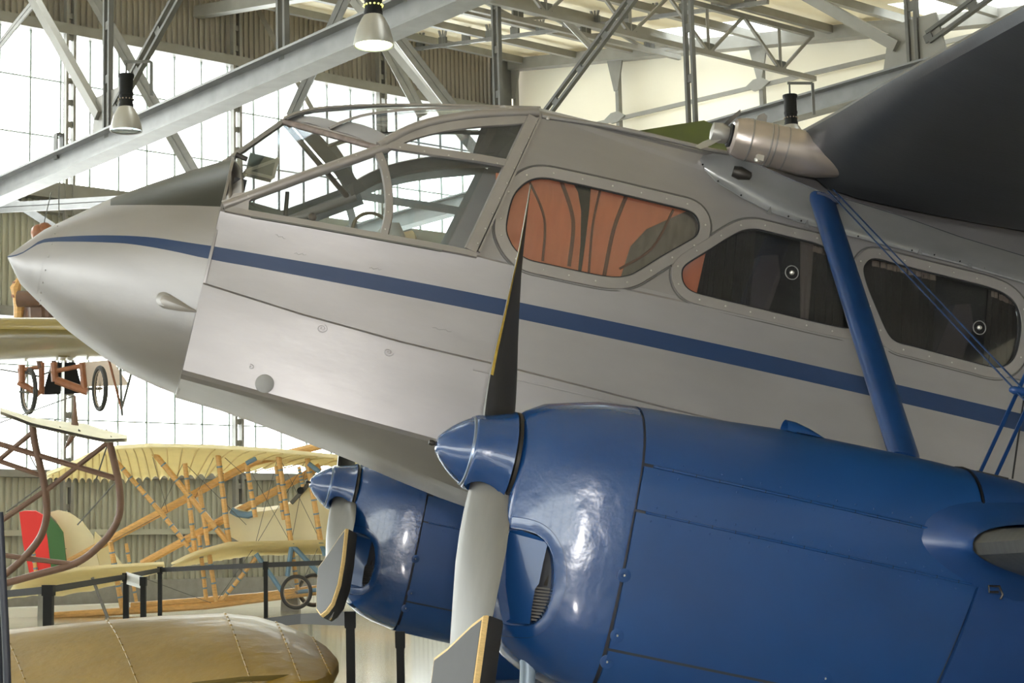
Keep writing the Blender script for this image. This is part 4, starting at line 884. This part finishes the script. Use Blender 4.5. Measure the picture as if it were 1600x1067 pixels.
for k, (y, sc_) in enumerate(((-.13, 1),)):
    a = L(622, 330, .05); mb = MB()
    pr = [(a.x - .05, .45), (a.x - .09, .80), (a.x - .085, .97), (a.x - .05, 1.04), (a.x + .0, 1.05), (a.x + .04, 1.0), (a.x + .05, .8), (a.x + .04, .45)]
    rings = []
    for yy, s_ in ((-.19, .55), (-.15, .9), (-.05, 1), (.08, 1), (.2, .9), (.24, .55)):
        rings.append([V((a.x + (x - a.x) * s_, yy + .05, .45 + (z - .45) * (1 - (1 - s_) * .25))) for x, z in pr])
    mb.loft(rings, True, True); s_ = mb.build('pilot_seat', mat('pale_seat', (.42, .42, .40), .6), plane, 60)
    mb = MB(); c = L(628, 364, -.12); mb.lathe([(-.07, .02), (-.06, .032), (.05, .036), (.06, .02)], c + V((.03, .2, .01)), V((1, .1, .45)), 16); mb.build('arm_rest', cream_seat, s_)
wc = L(580, 364, -.1); mb = MB(); mb.tube([wc + V((math.sin(t) * .02, math.cos(t) * .12 - .02, math.sin(t) * .075)) + V((.09 * math.cos(t), 0, 0)) for t in np.linspace(0, 2 * math.pi, 29)], .008, 8, False); yk = mb.build('control_wheel', mat('wheel_rim_tan', (.20, .16, .10), .5), plane)
mb = MB(); mb.tube([wc, wc + V((-.02, 0, -.45))], .02, 8); mb.build('control_column', dark_metal, yk)
kn = L(488, 339, -.25); mb = MB(); mb.sphere(kn, .018, 12); mb.tube([kn, kn + V((0, 0, -.15))], .007, 6); mb.build('lever_knob', mat('brown_knob', (.09, .055, .045), .35), plane)
cb = L(407, 262, -.12); mb = MB(); mb.box(cb, (X_, Y_, Z_), (.055, .05, .04)); cbx = mb.build('compass_box', mat('green_box', (.06, .08, .07), .6), plane, 0)
mb = MB(); e = .06
for a, b in (((-1, -1), (1, -1)), ((1, -1), (1, 1.1)), ((-1, -1), (1, .9))): mb.bar(cb + V((a[0] * .058, -.056, a[1] * .042)), cb + V((b[0] * .058, -.056, b[1] * .042)), .013, .006, up=Y_)
mb.build('bracket', mat('pale_bracket', (.42, .42, .36), .5), cbx, 0)
mb = MB(); mb.tube([cb + V((-.05, 0, -.03)), cb + V((-.10, 0, -.12))], .01, 6); mb.tube([cb + V((-.06, 0, .02)), cb + V((-.11, 0, .03))], .010, 6); mb.build('mounting_stem', dark_metal, cbx)
mb = MB(); a = L(445, 318, -.2); mb.tube([a + V((0, 0, .05)), a + V((.02, 0, -.10))], .009, 6); mb.build('support_rod', dark_metal, plane)

# --- upper wing
LEZ = 1.655
def foil(c, t, n=14):                                                 # closed section, LE at 0
    up_, lo_ = [], []
    for i in range(n + 1):
        x = (1 - math.cos(math.pi * i / n)) / 2; y = 5 * t * (.2969 * math.sqrt(x) - .126 * x - .3516 * x * x + .2843 * x ** 3 - .1036 * x ** 4)
        cm = .035 * (1 - (2 * x - .8) ** 2 / 1.5)
        up_.append((x * c, y * c + cm * c)); lo_.append((x * c, -y * c * .75 + cm * c * .6))
    return up_ + lo_[::-1][1:-1]
def wing(name, stations, m, par=plane, lab=None):
    """stations: (Y, xLE, zLE, chord, thickness, incidence, lower bulge)"""
    rings = []
    for Y, x0, z0, c, t, inc, bul in stations:
        ring = []
        for x, z in foil(c, t):
            if z < .02 * c and x > .02: z -= bul * math.sin(min(1, x / .25) * math.pi / 2) * max(0, 1 - x / c)
            ring.append(V((x0 + x * math.cos(inc) + z * math.sin(inc), Y, z0 + z - x * math.sin(inc))))
        rings.append(ring)
    mb = MB(); mb.loft(rings, True, True); return mb.build(name, m, par, 40, label=lab)
uw = [(-.60, 1.40, 1.63, 1.75, .13, .02, .10), (-.75, 1.41, 1.635, 1.75, .125, .02, .08), (-1.0, 1.425, 1.645, 1.74, .115, .02, .045), (-1.5, 1.44, 1.66, 1.70, .11, .02, .02), (-2.4, 1.445, 1.645, 1.62, .105, .02, 0), (-4, 1.46, 1.70, 1.5, .10, .02, 0), (-6.2, 1.50, 1.80, 1.2, .10, .02, 0), (-6.9, 1.6, 1.83, .8, .09, .02, 0)]
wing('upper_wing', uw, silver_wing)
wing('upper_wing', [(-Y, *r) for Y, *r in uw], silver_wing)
mb = MB(); mb.loft([[V((1.42 + x, Y, 1.62 + z)) for x, z in foil(1.7, .12)] for Y in (-.6, 0, .6)], True); mb.build('wing_centre_section', silver, plane)
# root fairing
lowpx = [(1096, 250), (1101, 266), (1118, 284), (1160, 310), (1205, 333), (1262, 352), (1330, 370), (1400, 388), (1500, 414), (1640, 455)]
upX = [(1100, 243, .60), (1115, 240, .61), (1140, 243, .62), (1185, 258, .64), (1235, 280, .66), (1285, 300, .68), (1345, 318, .70), (1410, 338, .72), (1500, 370, .73), (1640, 412, .74)]
rows = []
for (a, b), (c, d, y) in zip(lowpx, upX):
    p = LS(a, b, .006); q = L(c, d, -y); ctrl = V((p.lerp(q, .5).x, p.y + .02, p.lerp(q, .62).z))
    rows.append([p, p + V((0, -.004, .002))] + [p * (1 - t) ** 2 + ctrl * 2 * t * (1 - t) + q * t * t for t in [i / 7 for i in range(1, 8)]])
mb = MB(); mb.loft(rows, False); fr = mb.build('wing_root_fairing', mat('bare_fairing', (.50, .51, .52), .30, .7, noise=.15, nscale=6), plane, 60)
mb = MB()
for q in [(1098, 257), (1122, 283), (1158, 305), (1232, 338), (1252, 345), (1341, 369), (1425, 391), (1460, 398), (1500, 408), (1538, 418), (1576, 428)]: mb.sphere(LS(*q, .012), .0045, 6)
mb.build('screw', black, fr, stuff=True)
for q in [(1204, 322), (1262, 343), (1439, 385), (1517, 406)]:
    a = LS(q[0], q[1], .014); mb = MB(); mb.slab([a, a + V((-.012, 0, -.035)), a + V((.012, 0, -.035))], (0, -.002, 0)); mb.build('relief_slit', mat('slit_grey', (.2, .2, .2), .5, .4), fr, 0)
vc = L(1158, 271, -.60); mb = MB(); mb.lathe([(-.03, .022), (0, .028), (.045, .016), (.05, .004)], vc + V((-.005, 0, 0)), V((1, -.25, -.1)), 18); mb.build('air_scoop', dark_metal, fr)
mb = MB(); mb.sweep([L(c, d, -y - .006) for c, d, y in upX[2:]], .004, .002, V((0, -1, -.3))); mb.build('fairing_edge', silver_wing, fr)
# wind-driven generator on the leading edge
g0 = L(1142, 212, -.66); g1 = V((g0.x + .55, -.72, g0.z - .005)); ga = (g1 - g0).normalized()
mb = MB(); mb.lathe([(.012, .02), (.0, .058), (.01, .074), (.045, .085), (.12, .087), (.2, .088), (.3, .092), (.38, .086), (.48, .06), (.56, .02)], g0, ga, 28); gen = mb.build('wind_generator', mat('generator_shell', (.52, .46, .43), .3, .7, noise=.2, nscale=9), plane, 40)
mb = MB(); mb.lathe([(.02, .0), (.004, .045), (-.006, .05), (-.012, .045)], g0 - ga * .0, ga, 24); mb.build('generator_mouth', black, gen)
mb = MB(); mb.lathe([(-.085, .012), (-.08, .036), (-.045, .042), (-.02, .038), (.01, .02)], g0, ga, 20); mb.build('generator_hub', mat('hub_alloy', (.36, .35, .33), .45, .5), gen)
for t in (.07, .15, .17, .22):
    mb = MB(); mb.lathe([(t, .0875), (t + .001, .0895), (t + .006, .0895), (t + .007, .0885)], g0, ga, 28, cap=False); mb.build('joint_band', silver_lo, gen)
for a, b in (((1120, 207), (1157, 174)), ((1126, 214), (1090, 231))):
    p, q = L(*a, -.66), L(*b, -.66); d = q - p; nn = V((d.z, .2, -d.x)).normalized(); w0 = .012 if b[0] > 1120 else .022
    mb = MB(); mb.loft([[p + nn * -w0, p + Y_ * .004, p + nn * w0, p - Y_ * .004], [p.lerp(q, .6) - nn * w0 * 1.5, p.lerp(q, .6) + Y_ * .003, p.lerp(q, .6) + nn * w0 * 1.5, p.lerp(q, .6) - Y_ * .003], [q - nn * w0 * 1.1, q + Y_ * .002, q + nn * w0 * 1.1, q - Y_ * .002]], True, True); mb.build('generator_blade', mat('hub_alloy', (.36, .35, .33), .45, .5), gen, 30)
fn = L(1190, 190, -.64); mb = MB(); mb.slab([fn + V((-.025, 0, -.02)), fn + V((-.02, 0, .02)), fn + V((.002, 0, .038)), fn + V((.02, 0, .03)), fn + V((.022, 0, -.03))], (0, .012, 0)); mb.build('tail_fin', silver_lo, gen, 0)
bo = L(1187, 247, -.74); mb = MB(); mb.box(bo, (X_, Y_, Z_), (.014, .012, .012)); mb.sphere(bo + V((-.01, 0, -.01)), .012, 8); mb.build('clamp_bolt', rivet_m, gen, 20)

# --- engines: everything about the thrust line, built once then copied to starboard
YE = -1.95
NX = [.238, .245, .27, .31, .38, .47, .575, .83, 1.04, 1.26, 1.56, 1.95, 2.6, 3.4]
def npar(x):
    top = ip(x, [.236, .25, .31, .47, .595, .83, 1.04, 1.26, 1.56, 1.95, 3.4], [.135, .158, .195, .238, .250, .264, .282, .289, .296, .290, .10])
    bot = ip(x, [.236, .25, .295, .372, .48, .6, 1.2, 1.8, 3.4], [-.40, -.46, -.545, -.61, -.645, -.665, -.68, -.66, -.35])
    hw = ip(x, [.236, .25, .31, .40, .5, .6, 1.0, 1.8, 3.4], [.125, .15, .195, .235, .26, .27, .285, .28, .10])
    return top, bot, hw
def nring(x, f=1.0, n=48):
    t, b, w = npar(x); zc = -.06; ring = []
    for k in range(n):
        a = 2 * math.pi * k / n; c, s_ = math.cos(a), math.sin(a)
        e = 2.25 if s_ > 0 else 3.3; h = (t - zc) if s_ > 0 else (zc - b)
        ring.append(V((x, math.copysign(abs(c) ** (2 / e), c) * w * f, zc + math.copysign(abs(s_) ** (2 / e), s_) * h * f)))
    return ring
def nsurf(x, z, off=0.0):                                             # port surface point of the nacelle (engine axes)
    t, b, w = npar(x); zc = -.06; h = (t - zc) if z > zc else (zc - b); e = 2.25 if z > zc else 3.3
    u = min(.999, abs(z - zc) / h); return V((x, -w * (1 - u ** e) ** (1 / e) - off, z))
def LE_(px, py, off=0.0):                                             # engine-axes point on the nacelle's port surface seen at a pixel of the near engine
    Y = -2.2
    for _ in range(10):
        p = L(px, py, Y); Y = YE + nsurf(p.x, p.z, off).y
    return V((p.x, Y - YE, p.z))
def blank(name, loc): o = bpy.data.objects.new(name, None); C.objects.link(o); o.parent = plane; o.location = loc; return o
mb = MB(); mb.loft([nring(.30, .7)] + [nring(x, .975) for x in (.45, .8, 1.2, 1.7)], True, True); nac = mb.build('engine_nacelle', dark, plane, 30); nac.location = (0, YE, 0)
nac_parts = []
def npart(mb, name, m, smooth=40, **k): o = mb.build(name, m, nac, smooth, **k); nac_parts.append(o); return o
# front cowl with the intake cut into its port side
mb = MB(); fr_x = [.238, .243, .255, .28, .31, .35, .40, .47, .53, .584]
mb.loft([nring(.238, .80), nring(.238, .93)] + [nring(x) for x in fr_x[1:]], True, True); fc = npart(mb, 'front_cowl', blue, 35)
ipx = [(783, 830), (786, 826), (800, 825), (820, 828), (838, 834), (850, 843), (858, 854), (864, 870), (866, 890), (865, 915), (861, 935), (854, 953), (846, 966), (836, 974), (824, 978), (800, 977), (786, 974), (775, 966), (771, 955), (773, 900), (778, 860)]
il = [LE_(*q) for q in ipx]
mb = MB(); mb.slab([V((p.x, -.45, p.z)) for p in il], (0, .45 - .075 - .05, 0)); cut_o = mb.build('cutter', blue, nac, 0)
bmod = fc.modifiers.new('b', 'BOOLEAN'); bmod.operation = 'DIFFERENCE'; bmod.object = cut_o; bmod.solver = 'EXACT'
bpy.context.view_layer.update()
ev = fc.evaluated_get(bpy.context.evaluated_depsgraph_get()); nm_ = bpy.data.meshes.new_from_object(ev); fc.modifiers.clear(); fc.data = nm_; fc.data.shade_smooth(); fc.data.set_sharp_from_angle(angle=math.radians(35))
bpy.data.objects.remove(cut_o)
mb = MB(); rim = [LE_(*q, .002) for q in ipx]; cx = sum((p.x for p in rim)) / len(rim); cz = sum((p.z for p in rim)) / len(rim)
def grow(p, d):
    v = V((p.x - cx, 0, p.z - cz)).normalized(); x = max(p.x + v.x * d, .25); return nsurf(x, p.z + v.z * d, .003)
r0 = spline(rim, 3, True); loops_ = [[p + V((0, .012, 0)) for p in r0], [grow(p, .002) for p in r0], [grow(p, .010) + V((0, -.002, 0)) for p in r0], [grow(p, .034) + V((0, -.002, 0)) for p in r0], [grow(p, .036) + V((0, .003, 0)) for p in r0]]
mb.loft([[l[j] for l in loops_] for j in list(range(len(r0))) + [0]], False); npart(mb, 'intake_rim', blue, 40)
dy = .05
bp_ = [LE_(*q, -.012) for q in [(779, 838), (786, 829), (815, 829), (840, 838), (856, 848), (849, 878), (842, 912), (836, 920), (831, 950), (828, 975), (800, 974), (786, 970), (772, 960), (772, 900)]]
mb = MB(); mb.slab(bp_, (0, .004, 0)); npart(mb, 'intake_baffle', blue_panel, 30)
mb = MB()
for k in range(11):
    a, b = LE_(832, 918 + k * 5.0, -.055), LE_(862 - k * .6, 921 + k * 5.0, -.055); mb.bar(a, b, .05, .005, up=Z_)
for k in range(12):
    a, b = LE_(846, 852 + k * 5.0, -.065), LE_(866, 854 + k * 5.2, -.065); mb.bar(a, b, .03, .004, up=Z_)
a, b = LE_(862, 865, -.045), LE_(854, 915, -.045); mb.bar(a, b, .012, .012)
npart(mb, 'cylinder_fins', dark_metal, 20)
# rear cowl panels
def nband(x0, x1, z0, z1, f, nx=8, nzs=10, port=True):
    g = []
    for i in range(nx + 1):
        x = x0(0) + 0 if False else None
        row = []
        for j in range(nzs + 1):
            z = z0 + (z1 - z0) * j / nzs; xa = x0(z) + (x1(z) - x0(z)) * i / nx; p = nsurf(xa, z); row.append(V((p.x, p.y - f, p.z)))
        g.append(row)
    return g
seamF = lambda z: .592 + (-.014 * (z + .1) if z < 0 else 0)
seamR = lambda z: 1.70 if z > -.1 else ip(z, [-.66, -.35, -.1], [1.56, 1.64, 1.70])
for port in (1, 0):
    for z0, z1, nm in ((.056, .0, None),):
        pass
def side_panel(z0, z1, name, f=.0, m=blue_panel):
    for s_ in (1, -1):
        g = nband(seamF, seamR, z0, z1, f); g = [[V((p.x, p.y * s_, p.z)) for p in r] for r in g]
        mb = MB(); mb.loft(g, False); mb.loft([[p * .0 + V((p.x, p.y + .006 * s_, p.z)) for p in r] for r in g], False)
        n0 = len(g[0])
        edge = [g[0], g[-1], [r[0] for r in g], [r[-1] for r in g]]
        for e in edge: mb.loft([e, [V((p.x, p.y + .012 * s_, p.z)) for p in e]], False)
        npart(mb, name, m, 30)
top_g = []
for i in range(13):
    x = .592 + (1.70 - .592) * i / 12; R = nring(x, 1, 96); row = [p for p in R if p.z > .058]; row.sort(key=lambda p: -p.y); top_g.append((x, row))
rows = []
for x, row in top_g:
    t, b, w = npar(x); a0 = math.asin(min(1, ((.058 + .06) / (t + .06)) ** (2.25 / 2))); row = []
    for k in range(25):
        a = a0 + (math.pi - 2 * a0) * k / 24; c, s_ = math.cos(a), math.sin(a); row.append(V((x, math.copysign(abs(c) ** (2 / 2.25), c) * w, -.06 + s_ ** (2 / 2.25) * (t + .06))))
    rows.append(row)
mb = MB(); mb.loft(rows, False); mb.loft([rows[0], [p * .97 + V((.02, 0, 0)) for p in rows[0]]], False); npart(mb, 'top_cowl', blue_panel, 35)
side_panel(.048, -.083, 'hinged_side_strip'); side_panel(-.0915, -.499, 'engine_access_door'); side_panel(-.507, -.64, 'lower_cowl_panel')
rows = []
for x in np.linspace(.592, 1.70, 12):
    row = [nsurf(x, z) for z in (-.63, -.645)] + [V((x, -.12, npar(x)[1])), V((x, 0, npar(x)[1] - .002)), V((x, .12, npar(x)[1]))] + [mir(nsurf(x, z)) for z in (-.645, -.63)]; rows.append(row)
mb = MB(); mb.loft(rows, False); npart(mb, 'belly_panel', blue_panel, 40)
# hinges, rivets, latches
def along(px0, px1, off, n=12): return [LE_(px0[0] + (px1[0] - px0[0]) * i / n, px0[1] + (px1[1] - px0[1]) * i / n, off) for i in range(n + 1)]
for z in (.053, -.0875):
    mb = MB(); mb.tube([nsurf(x, z, .001) for x in np.linspace(.62, 1.68, 14)], .0045, 8); npart(mb, 'piano_hinge', blue_panel)
    mb = MB()
    for k in range(14): p = nsurf(.68 + k * .0735, z, .0012); mb.tube([p, p + V((.002, 0, 0))], .0049, 8)
    npart(mb, 'hinge_joint', black, stuff=True)
mb = MB()
for z, o_ in ((.053, .022), (-.0875, .022)):
    for k in range(17):
        for s_ in (1, -1): mb.sphere(nsurf(.64 + k * .062 + (.01 if s_ > 0 else 0), z + o_ * s_, .0), .0036, 6, sc=(1, .5, 1))
npart(mb, 'rivet', blue_panel, stuff=True)
for q in [(975, 899), (964, 993), (948, 1034), (1289, 1060)]:
    p = LE_(*q, .0); mb = MB(); mb.lathe([(0, .021), (.0015, .021), (.002, .018), (.002, .008), (.005, .0075), (.005, .004)], p, V((0, -1, -.1)), 20); mb.box(p + V((0, -.006, 0)), (X_, Y_, Z_), (.006, .001, .0012)); npart(mb, 'turn_latch', blue_panel, 30)
    mb = MB(); mb.sphere(p + V((0, -.005, 0)), .0038, 8); npart(mb, 'latch_slot', rivet_m)
# aft nacelle over the lower wing
R2 = []
for x in (1.712, 1.74, 1.9, 2.1, 2.4, 2.8, 3.4): R2.append(nring(x, 1.012 if x < 2.4 else 1.0))
R2[0] = [V((seamR(q.z) + .012, q.y, q.z)) for q in R2[0]]
mb = MB(); mb.loft(R2, True, True); npart(mb, 'aft_nacelle', blue_matt, 40)  # blue slightly darker than the cowl doors, shade put into the colour
mb = MB(); R_ = nring(1.705, 1.006); mb.sweep([p for p in R_[:24] if p.z > -.02], .009, .004, lambda p: V((0, p.y, p.z + .15)), False); mb.sweep([p for p in R_ if p.y < 0 and -.1 < p.z][::1], .009, .004, lambda p: V((0, p.y, p.z + .15)), False); npart(mb, 'seam_bead', black)
# top scoop
sx = L(1215, 672, YE); mb = MB(); rings = []
for t, r in ((0, 1), (.25, .95), (.6, .62), (.85, .3), (1, .03)):
    x = sx.x + t * .135; zt = npar(x)[0]; rings.append([V((x, -.055 + math.cos(a) * .034 * (r * .6 + .4), zt - .006 + math.sin(a) * .036 * r)) for a in np.linspace(0, math.pi, 11)])
mb.loft(rings, False); mb.loft([rings[0], [p + V((.03, 0, -.004)) for p in rings[0]]], False); npart(mb, 'top_air_scoop', blue_panel, 50)
# underside pipe
a = L(815, 1040, YE - .10); mb = MB(); mb.tube([V((a.x, a.y - YE, a.z + .06)), V((a.x + .02, a.y - YE, a.z)), V((a.x + .06, a.y - YE, a.z - .25))], .024, 12); npart(mb, 'breather_pipe', mat('pale_blue_grey', (.25, .32, .40), .4, .2))
# wire slot
mb = MB(); p, q = L(1510, 752, YE), L(1550, 762, YE); mb.box(V(((p.x + q.x) / 2, -.075, npar(1.8)[0] - .012)), (X_, Y_, Z_), (.055, .010, .010)); npart(mb, 'wire_slot', black, 0)
# spinner and propeller
PX = .19
def propeller(name, loc, phi, r_tip, csz):
    ctr = V(loc)
    mb = MB(); mb.lathe([(-.088, .105), (-.084, .112), (-.078, .115), (-.05, .120), (.02, .140), (.034, .150)], (0, 0, 0), X_, 40); hub = mb.build('propeller', blue, plane, 35); 
    mbc = MB()
    for sg in (1, -1): mbc.loft([[V((-.015 + .062 * math.cos(a), .052 * math.sin(a), sg * z)) for a in [2 * math.pi * k / 24 for k in range(24)]] for z in (.06, .3)], True, True)
    ct = mbc.build('cutter', blue, plane, 0); bm_ = hub.modifiers.new('b', 'BOOLEAN'); bm_.operation = 'DIFFERENCE'; bm_.object = ct; bm_.solver = 'EXACT'; bpy.context.view_layer.update()
    hub.data = bpy.data.meshes.new_from_object(hub.evaluated_get(bpy.context.evaluated_depsgraph_get())); hub.modifiers.clear(); bpy.data.objects.remove(ct); hub.data.shade_smooth(); hub.data.set_sharp_from_angle(angle=math.radians(35))
    hub.location = ctr; hub.rotation_euler = (-phi, 0, 0)
    mb = MB(); mb.lathe([(-.092, .103), (-.105, .097), (-.13, .080), (-.15, .063), (-.17, .043), (-.185, .025), (-.188, .014), (-.187, .001)], (0, 0, 0), X_, 40); mb.build('spinner_cone', blue, hub, 35)
    mb = MB(); mb.lathe([(-.21, .001), (-.21, .007), (-.20, .009), (-.19, .006), (-.185, .011)], (0, 0, 0), X_, 12); mb.build('spinner_nut', dark_metal, hub)
    mb = MB(); mb.lathe([(-.094, .104), (-.092, .1075), (-.086, .1085), (-.084, .106)], (0, 0, 0), X_, 40, cap=False); mb.build('spinner_lip', mat('chipped_edge', (.16, .2, .28), .3, .6), hub)
    mb = MB(); mb.lathe([(.036, .14), (.04, .150), (.05, .150), (.055, .13)], (0, 0, 0), X_, 40); mb.build('back_plate', dark_metal, hub)
    cover = None
    for side in (0, 1):
        rs = [.07, .12, .17, .24, .33, .45, .58, .70, .82, .90, .95, .985, 1.0]
        mb = MB(); rings = []
        for u in rs:
            r = u * r_tip; ch = ip(u, [.07, .17, .3, .5, .7, .85, .95, 1], [.13, .165, .20, .205, .19, .155, .10, .02]); th = ip(u, [.07, .2, .5, 1], [.07, .05, .024, .006])
            be = math.radians(ip(u, [.07, .2, .4, .7, 1], [56, 44, 30, 17, 11])); cv = V((math.sin(be), math.cos(be), 0)); nv = V((-math.cos(be), math.sin(be), 0))
            ring = []
            for k in range(14):
                a = 2 * math.pi * k / 14; cx_ = math.cos(a); sy = math.sin(a); ring.append(V((0, 0, r)) + cv * (cx_ * ch / 2 + ip(u, [0, 1], [0, -.01])) + nv * (sy * th / 2 * (1 if sy > 0 else .5)))
            rings.append(ring)
        n = 14
        for i in range(len(rings) - 1):
            for j in range(n):
                mi = 0 if j < 7 else 1
                if j in (6, 7) and rs[i] > .2: mi = 2 if j == 7 else 0
                mb.add([rings[i][j], rings[i][(j + 1) % n], rings[i + 1][(j + 1) % n], rings[i + 1][j]], [(0, 1, 2, 3)], mi)
        mb.add(rings[-1], [tuple(range(n))], 2)
        bm = bmesh.new(); b = mb.build('propeller_blade', (blade_m, blade_black, yellow_edge), hub, 0)
        bm.from_mesh(b.data); bmesh.ops.remove_doubles(bm, verts=bm.verts, dist=1e-5); bmesh.ops.recalc_face_normals(bm, faces=bm.faces); bm.to_mesh(b.data); bm.free(); b.data.shade_smooth(); b.data.set_sharp_from_angle(angle=math.radians(50))
        b.rotation_euler = (math.pi * side, 0, 0)
        if side == 1:                                                 # padded guard on the lower tip
            u0, u1 = csz; r0, r1 = u0 * r_tip, u1 * r_tip; be = math.radians(20); cv = V((math.sin(be), math.cos(be), 0)); nv = V((-math.cos(be), math.sin(be), 0))
            out = [(-.13, r0 + .03), (-.06, r0 + .012), (.0, r0 - .012), (.06, r0 - .036), (.115, r0 - .05)]
            sd = [(.112, r0 + (r1 - r0) * .4), (.095, r0 + (r1 - r0) * .75), (.05, r1 - .015), (0, r1), (-.05, r1 - .01), (-.10, r0 + (r1 - r0) * .8), (-.125, r0 + (r1 - r0) * .4)]
            pl = [V((0, 0, z)) + cv * y for y, z in out + sd]; c0 = V((0, 0, (r0 + r1) / 2))
            sc = lambda f, o: [c0 + (q - c0) * f + nv * o for q in pl]
            mb = MB(); mb.loft([sc(.94, .0395), sc(.95, .036)], True); mb.add(sc(.94, .0395), geometry.tessellate_polygon([sc(.94, .0395)])); g_ = mb.build('tip_guard', blade_black, hub, 20); g_.rotation_euler = (math.pi, 0, 0)
            mb = MB(); mb.loft([sc(.94, .0385), sc(.985, .037), sc(1.0, .026), sc(1.0, .020)], True); e_ = mb.build('guard_edging', ply, hub, 30); e_.rotation_euler = (math.pi, 0, 0)
            mb = MB(); mb.loft([sc(.995, .022), sc(1.005, .015), sc(1.0, -.028), sc(.97, -.034)], True); mb.add(sc(.97, -.034), geometry.tessellate_polygon([sc(.97, -.034)])); e_ = mb.build('guard_back', blade_black, hub, 30); e_.rotation_euler = (math.pi, 0, 0)
    return hub
near = propeller('propeller', (PX, YE, 0), math.radians(20), 1.0, (.60, 1.06))
far = propeller('propeller', (PX, -YE, 0), math.radians(45), .92, (.50, .98))
# starboard engine: copies
nac2 = nac.copy(); C.objects.link(nac2); nac2.location = (0, -YE, 0)
for o in nac_parts:
    if o.name.startswith('breather_pipe'): continue
    c = o.copy(); C.objects.link(c); c.parent = nac2
# --- lower wing stub
lw = [(-2.0, 1.60, .0, 1.5, .13, .02, 0), (-2.35, 1.62, .0, 1.48, .125, .02, 0), (-4, 1.68, .08, 1.35, .11, .02, 0), (-5.8, 1.75, .2, 1.0, .1, .02, 0)]
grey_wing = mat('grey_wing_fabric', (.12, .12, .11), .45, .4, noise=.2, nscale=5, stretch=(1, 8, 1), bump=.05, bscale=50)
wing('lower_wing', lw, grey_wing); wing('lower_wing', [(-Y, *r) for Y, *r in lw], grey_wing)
mb = MB(); mb.loft([[V((1.60 + x, Y, -.03 + z)) for x, z in foil(1.5, .12)] for Y in (-1.9, -.5, .5, 1.9)], True, True); mb.build('lower_centre_wing', grey_wing, plane)
# blue fillet round the lower wing root
sec = foil(1.5, .13, 36); sel = sec[-30:] + sec[:31]; rings = []
for v in (0, .15, .35, .6, .85, 1.0):
    ring = []
    for x, z in sel:
        nx_, nz_ = (x - .22) / .25, z / .09; l = math.hypot(nx_, nz_) or 1; g_ = .075 * (1 - v) ** 2
        px_, pz_ = 1.612 + x + (min(0, nx_ / l) * g_ * 1.7), z + nz_ / l * g_
        yb = nsurf(px_, max(-.6, min(.2, pz_)), -.004).y + YE; ring.append(V((px_, yb * (1 - v) + (-2.335) * v if v < 1 else -2.335, pz_)))
    rings.append(ring)
mb = MB(); mb.loft(rings, False); mb.build('wing_root_fillet', blue_matt, plane, 60)
# --- struts and wires
def strut(name, p, q, ch, th, m, n=14):
    d = (q - p).normalized(); cd_ = (X_ - d * X_.dot(d)).normalized(); td = d.cross(cd_); rings = []
    for t in (0, .02, .5, .98, 1):
        c = p.lerp(q, t); s_ = 1 if 0 < t < 1 else .9; rings.append([c + cd_ * (math.cos(a) * ch / 2 + .15 * ch * math.sin(a) ** 2 * -1) * s_ + td * math.sin(a) * th / 2 * s_ for a in [2 * math.pi * k / n for k in range(n)]])
    mb = MB(); mb.loft(rings, True, True); return mb.build(name, m, plane, 60)
for s_ in (1, -1):
    a, b = L(1284, 308, -.70), L(1415, 716, -1.93)
    if s_ < 0: a, b = mir(a), mir(b)
    strut('centre_strut', a, b, .115, .05, blue_matt)
mb = MB(); c = L(1288, 309, -.72); mb.box(c + V((.01, -.0, .0)), (X_, Y_, Z_), (.05, .02, .012)); mb.build('strut_cuff', mat('worn_blue', (.06, .07, .12), .6, noise=.4, nscale=20), plane, 20)
fa, fb = L(1523, 756, YE - .02), L(1600, 590, -2.32)
def wire(name, p, q, w, m=blue_matt):
    mb = MB(); d = (q - p).normalized(); sd = (X_ - d * d.x).normalized(); mb.bar(p, q, w * .35, w, up=sd); mb.build(name, m, plane, 0)
ext = lambda p, q, t: p + (q - p) * t
wire('flying_wire', fa, ext(fa, fb, 4.3), .012); fa2, fb2 = L(1547, 763, YE - .02), L(1621, 600, -2.32); wire('flying_wire', fa2, ext(fa2, fb2, 4.3), .012)
la, lb = L(1294, 298, -.76), L(1583, 606, -2.30); la2, lb2 = L(1302, 296, -.76), L(1592, 601, -2.30)
wire('landing_wire', la, ext(la, lb, 1.6), .007); wire('landing_wire', la2, ext(la2, lb2, 1.6), .007)
wp = L(1582, 609, -2.32); mb = MB(); mb.lathe([(-.012, .001), (-.008, .008), (.005, .013), (.03, .014), (.12, .012)], wp, V((1, 0, .03)), 14); mb.build('wire_spreader', blue_matt, plane)
# hook under the wing root
hk = L(1560, 925, -2.30); mb = MB(); mb.tube([hk, hk + V((-.03, 0, -.005)), hk + V((-.035, 0, .012)), hk + V((.0, 0, .018)), hk + V((.015, 0, -.005)), hk + V((.01, 0, -.02))], .004, 6); mb.build('safety_pin', dark_metal, plane)
# main undercarriage under each nacelle
for s_ in (1, -1):
    y = YE * s_
    rings = [[V((x_ + dx_, y + .15 * sgn, -.62 + z_)) for x_, z_ in ((1.05, 0), (1.0, -.12), (1.15, -.36), (1.6, -.38), (1.9, -.15), (1.95, 0))] for sgn, dx_ in ((-1, 0), (-.8, -.02), (.8, -.02), (1, 0))]
    mb = MB(); mb.loft(rings, True, True); mb.build('wheel_spat', blue_panel, plane, 30)
    mb = MB(); mb.lathe([(-.09, .2), (-.07, .26), (0, .29), (.07, .26), (.09, .2)], V((1.4, y, -.82)), Y_, 32); w_ = mb.build('main_wheel', tyre, plane); mb = MB(); mb.lathe([(-.1, .03), (-.1, .2), (.1, .2), (.1, .03)], V((1.4, y, -.82)), Y_, 24); mb.build('wheel_disc', rim_m, w_)
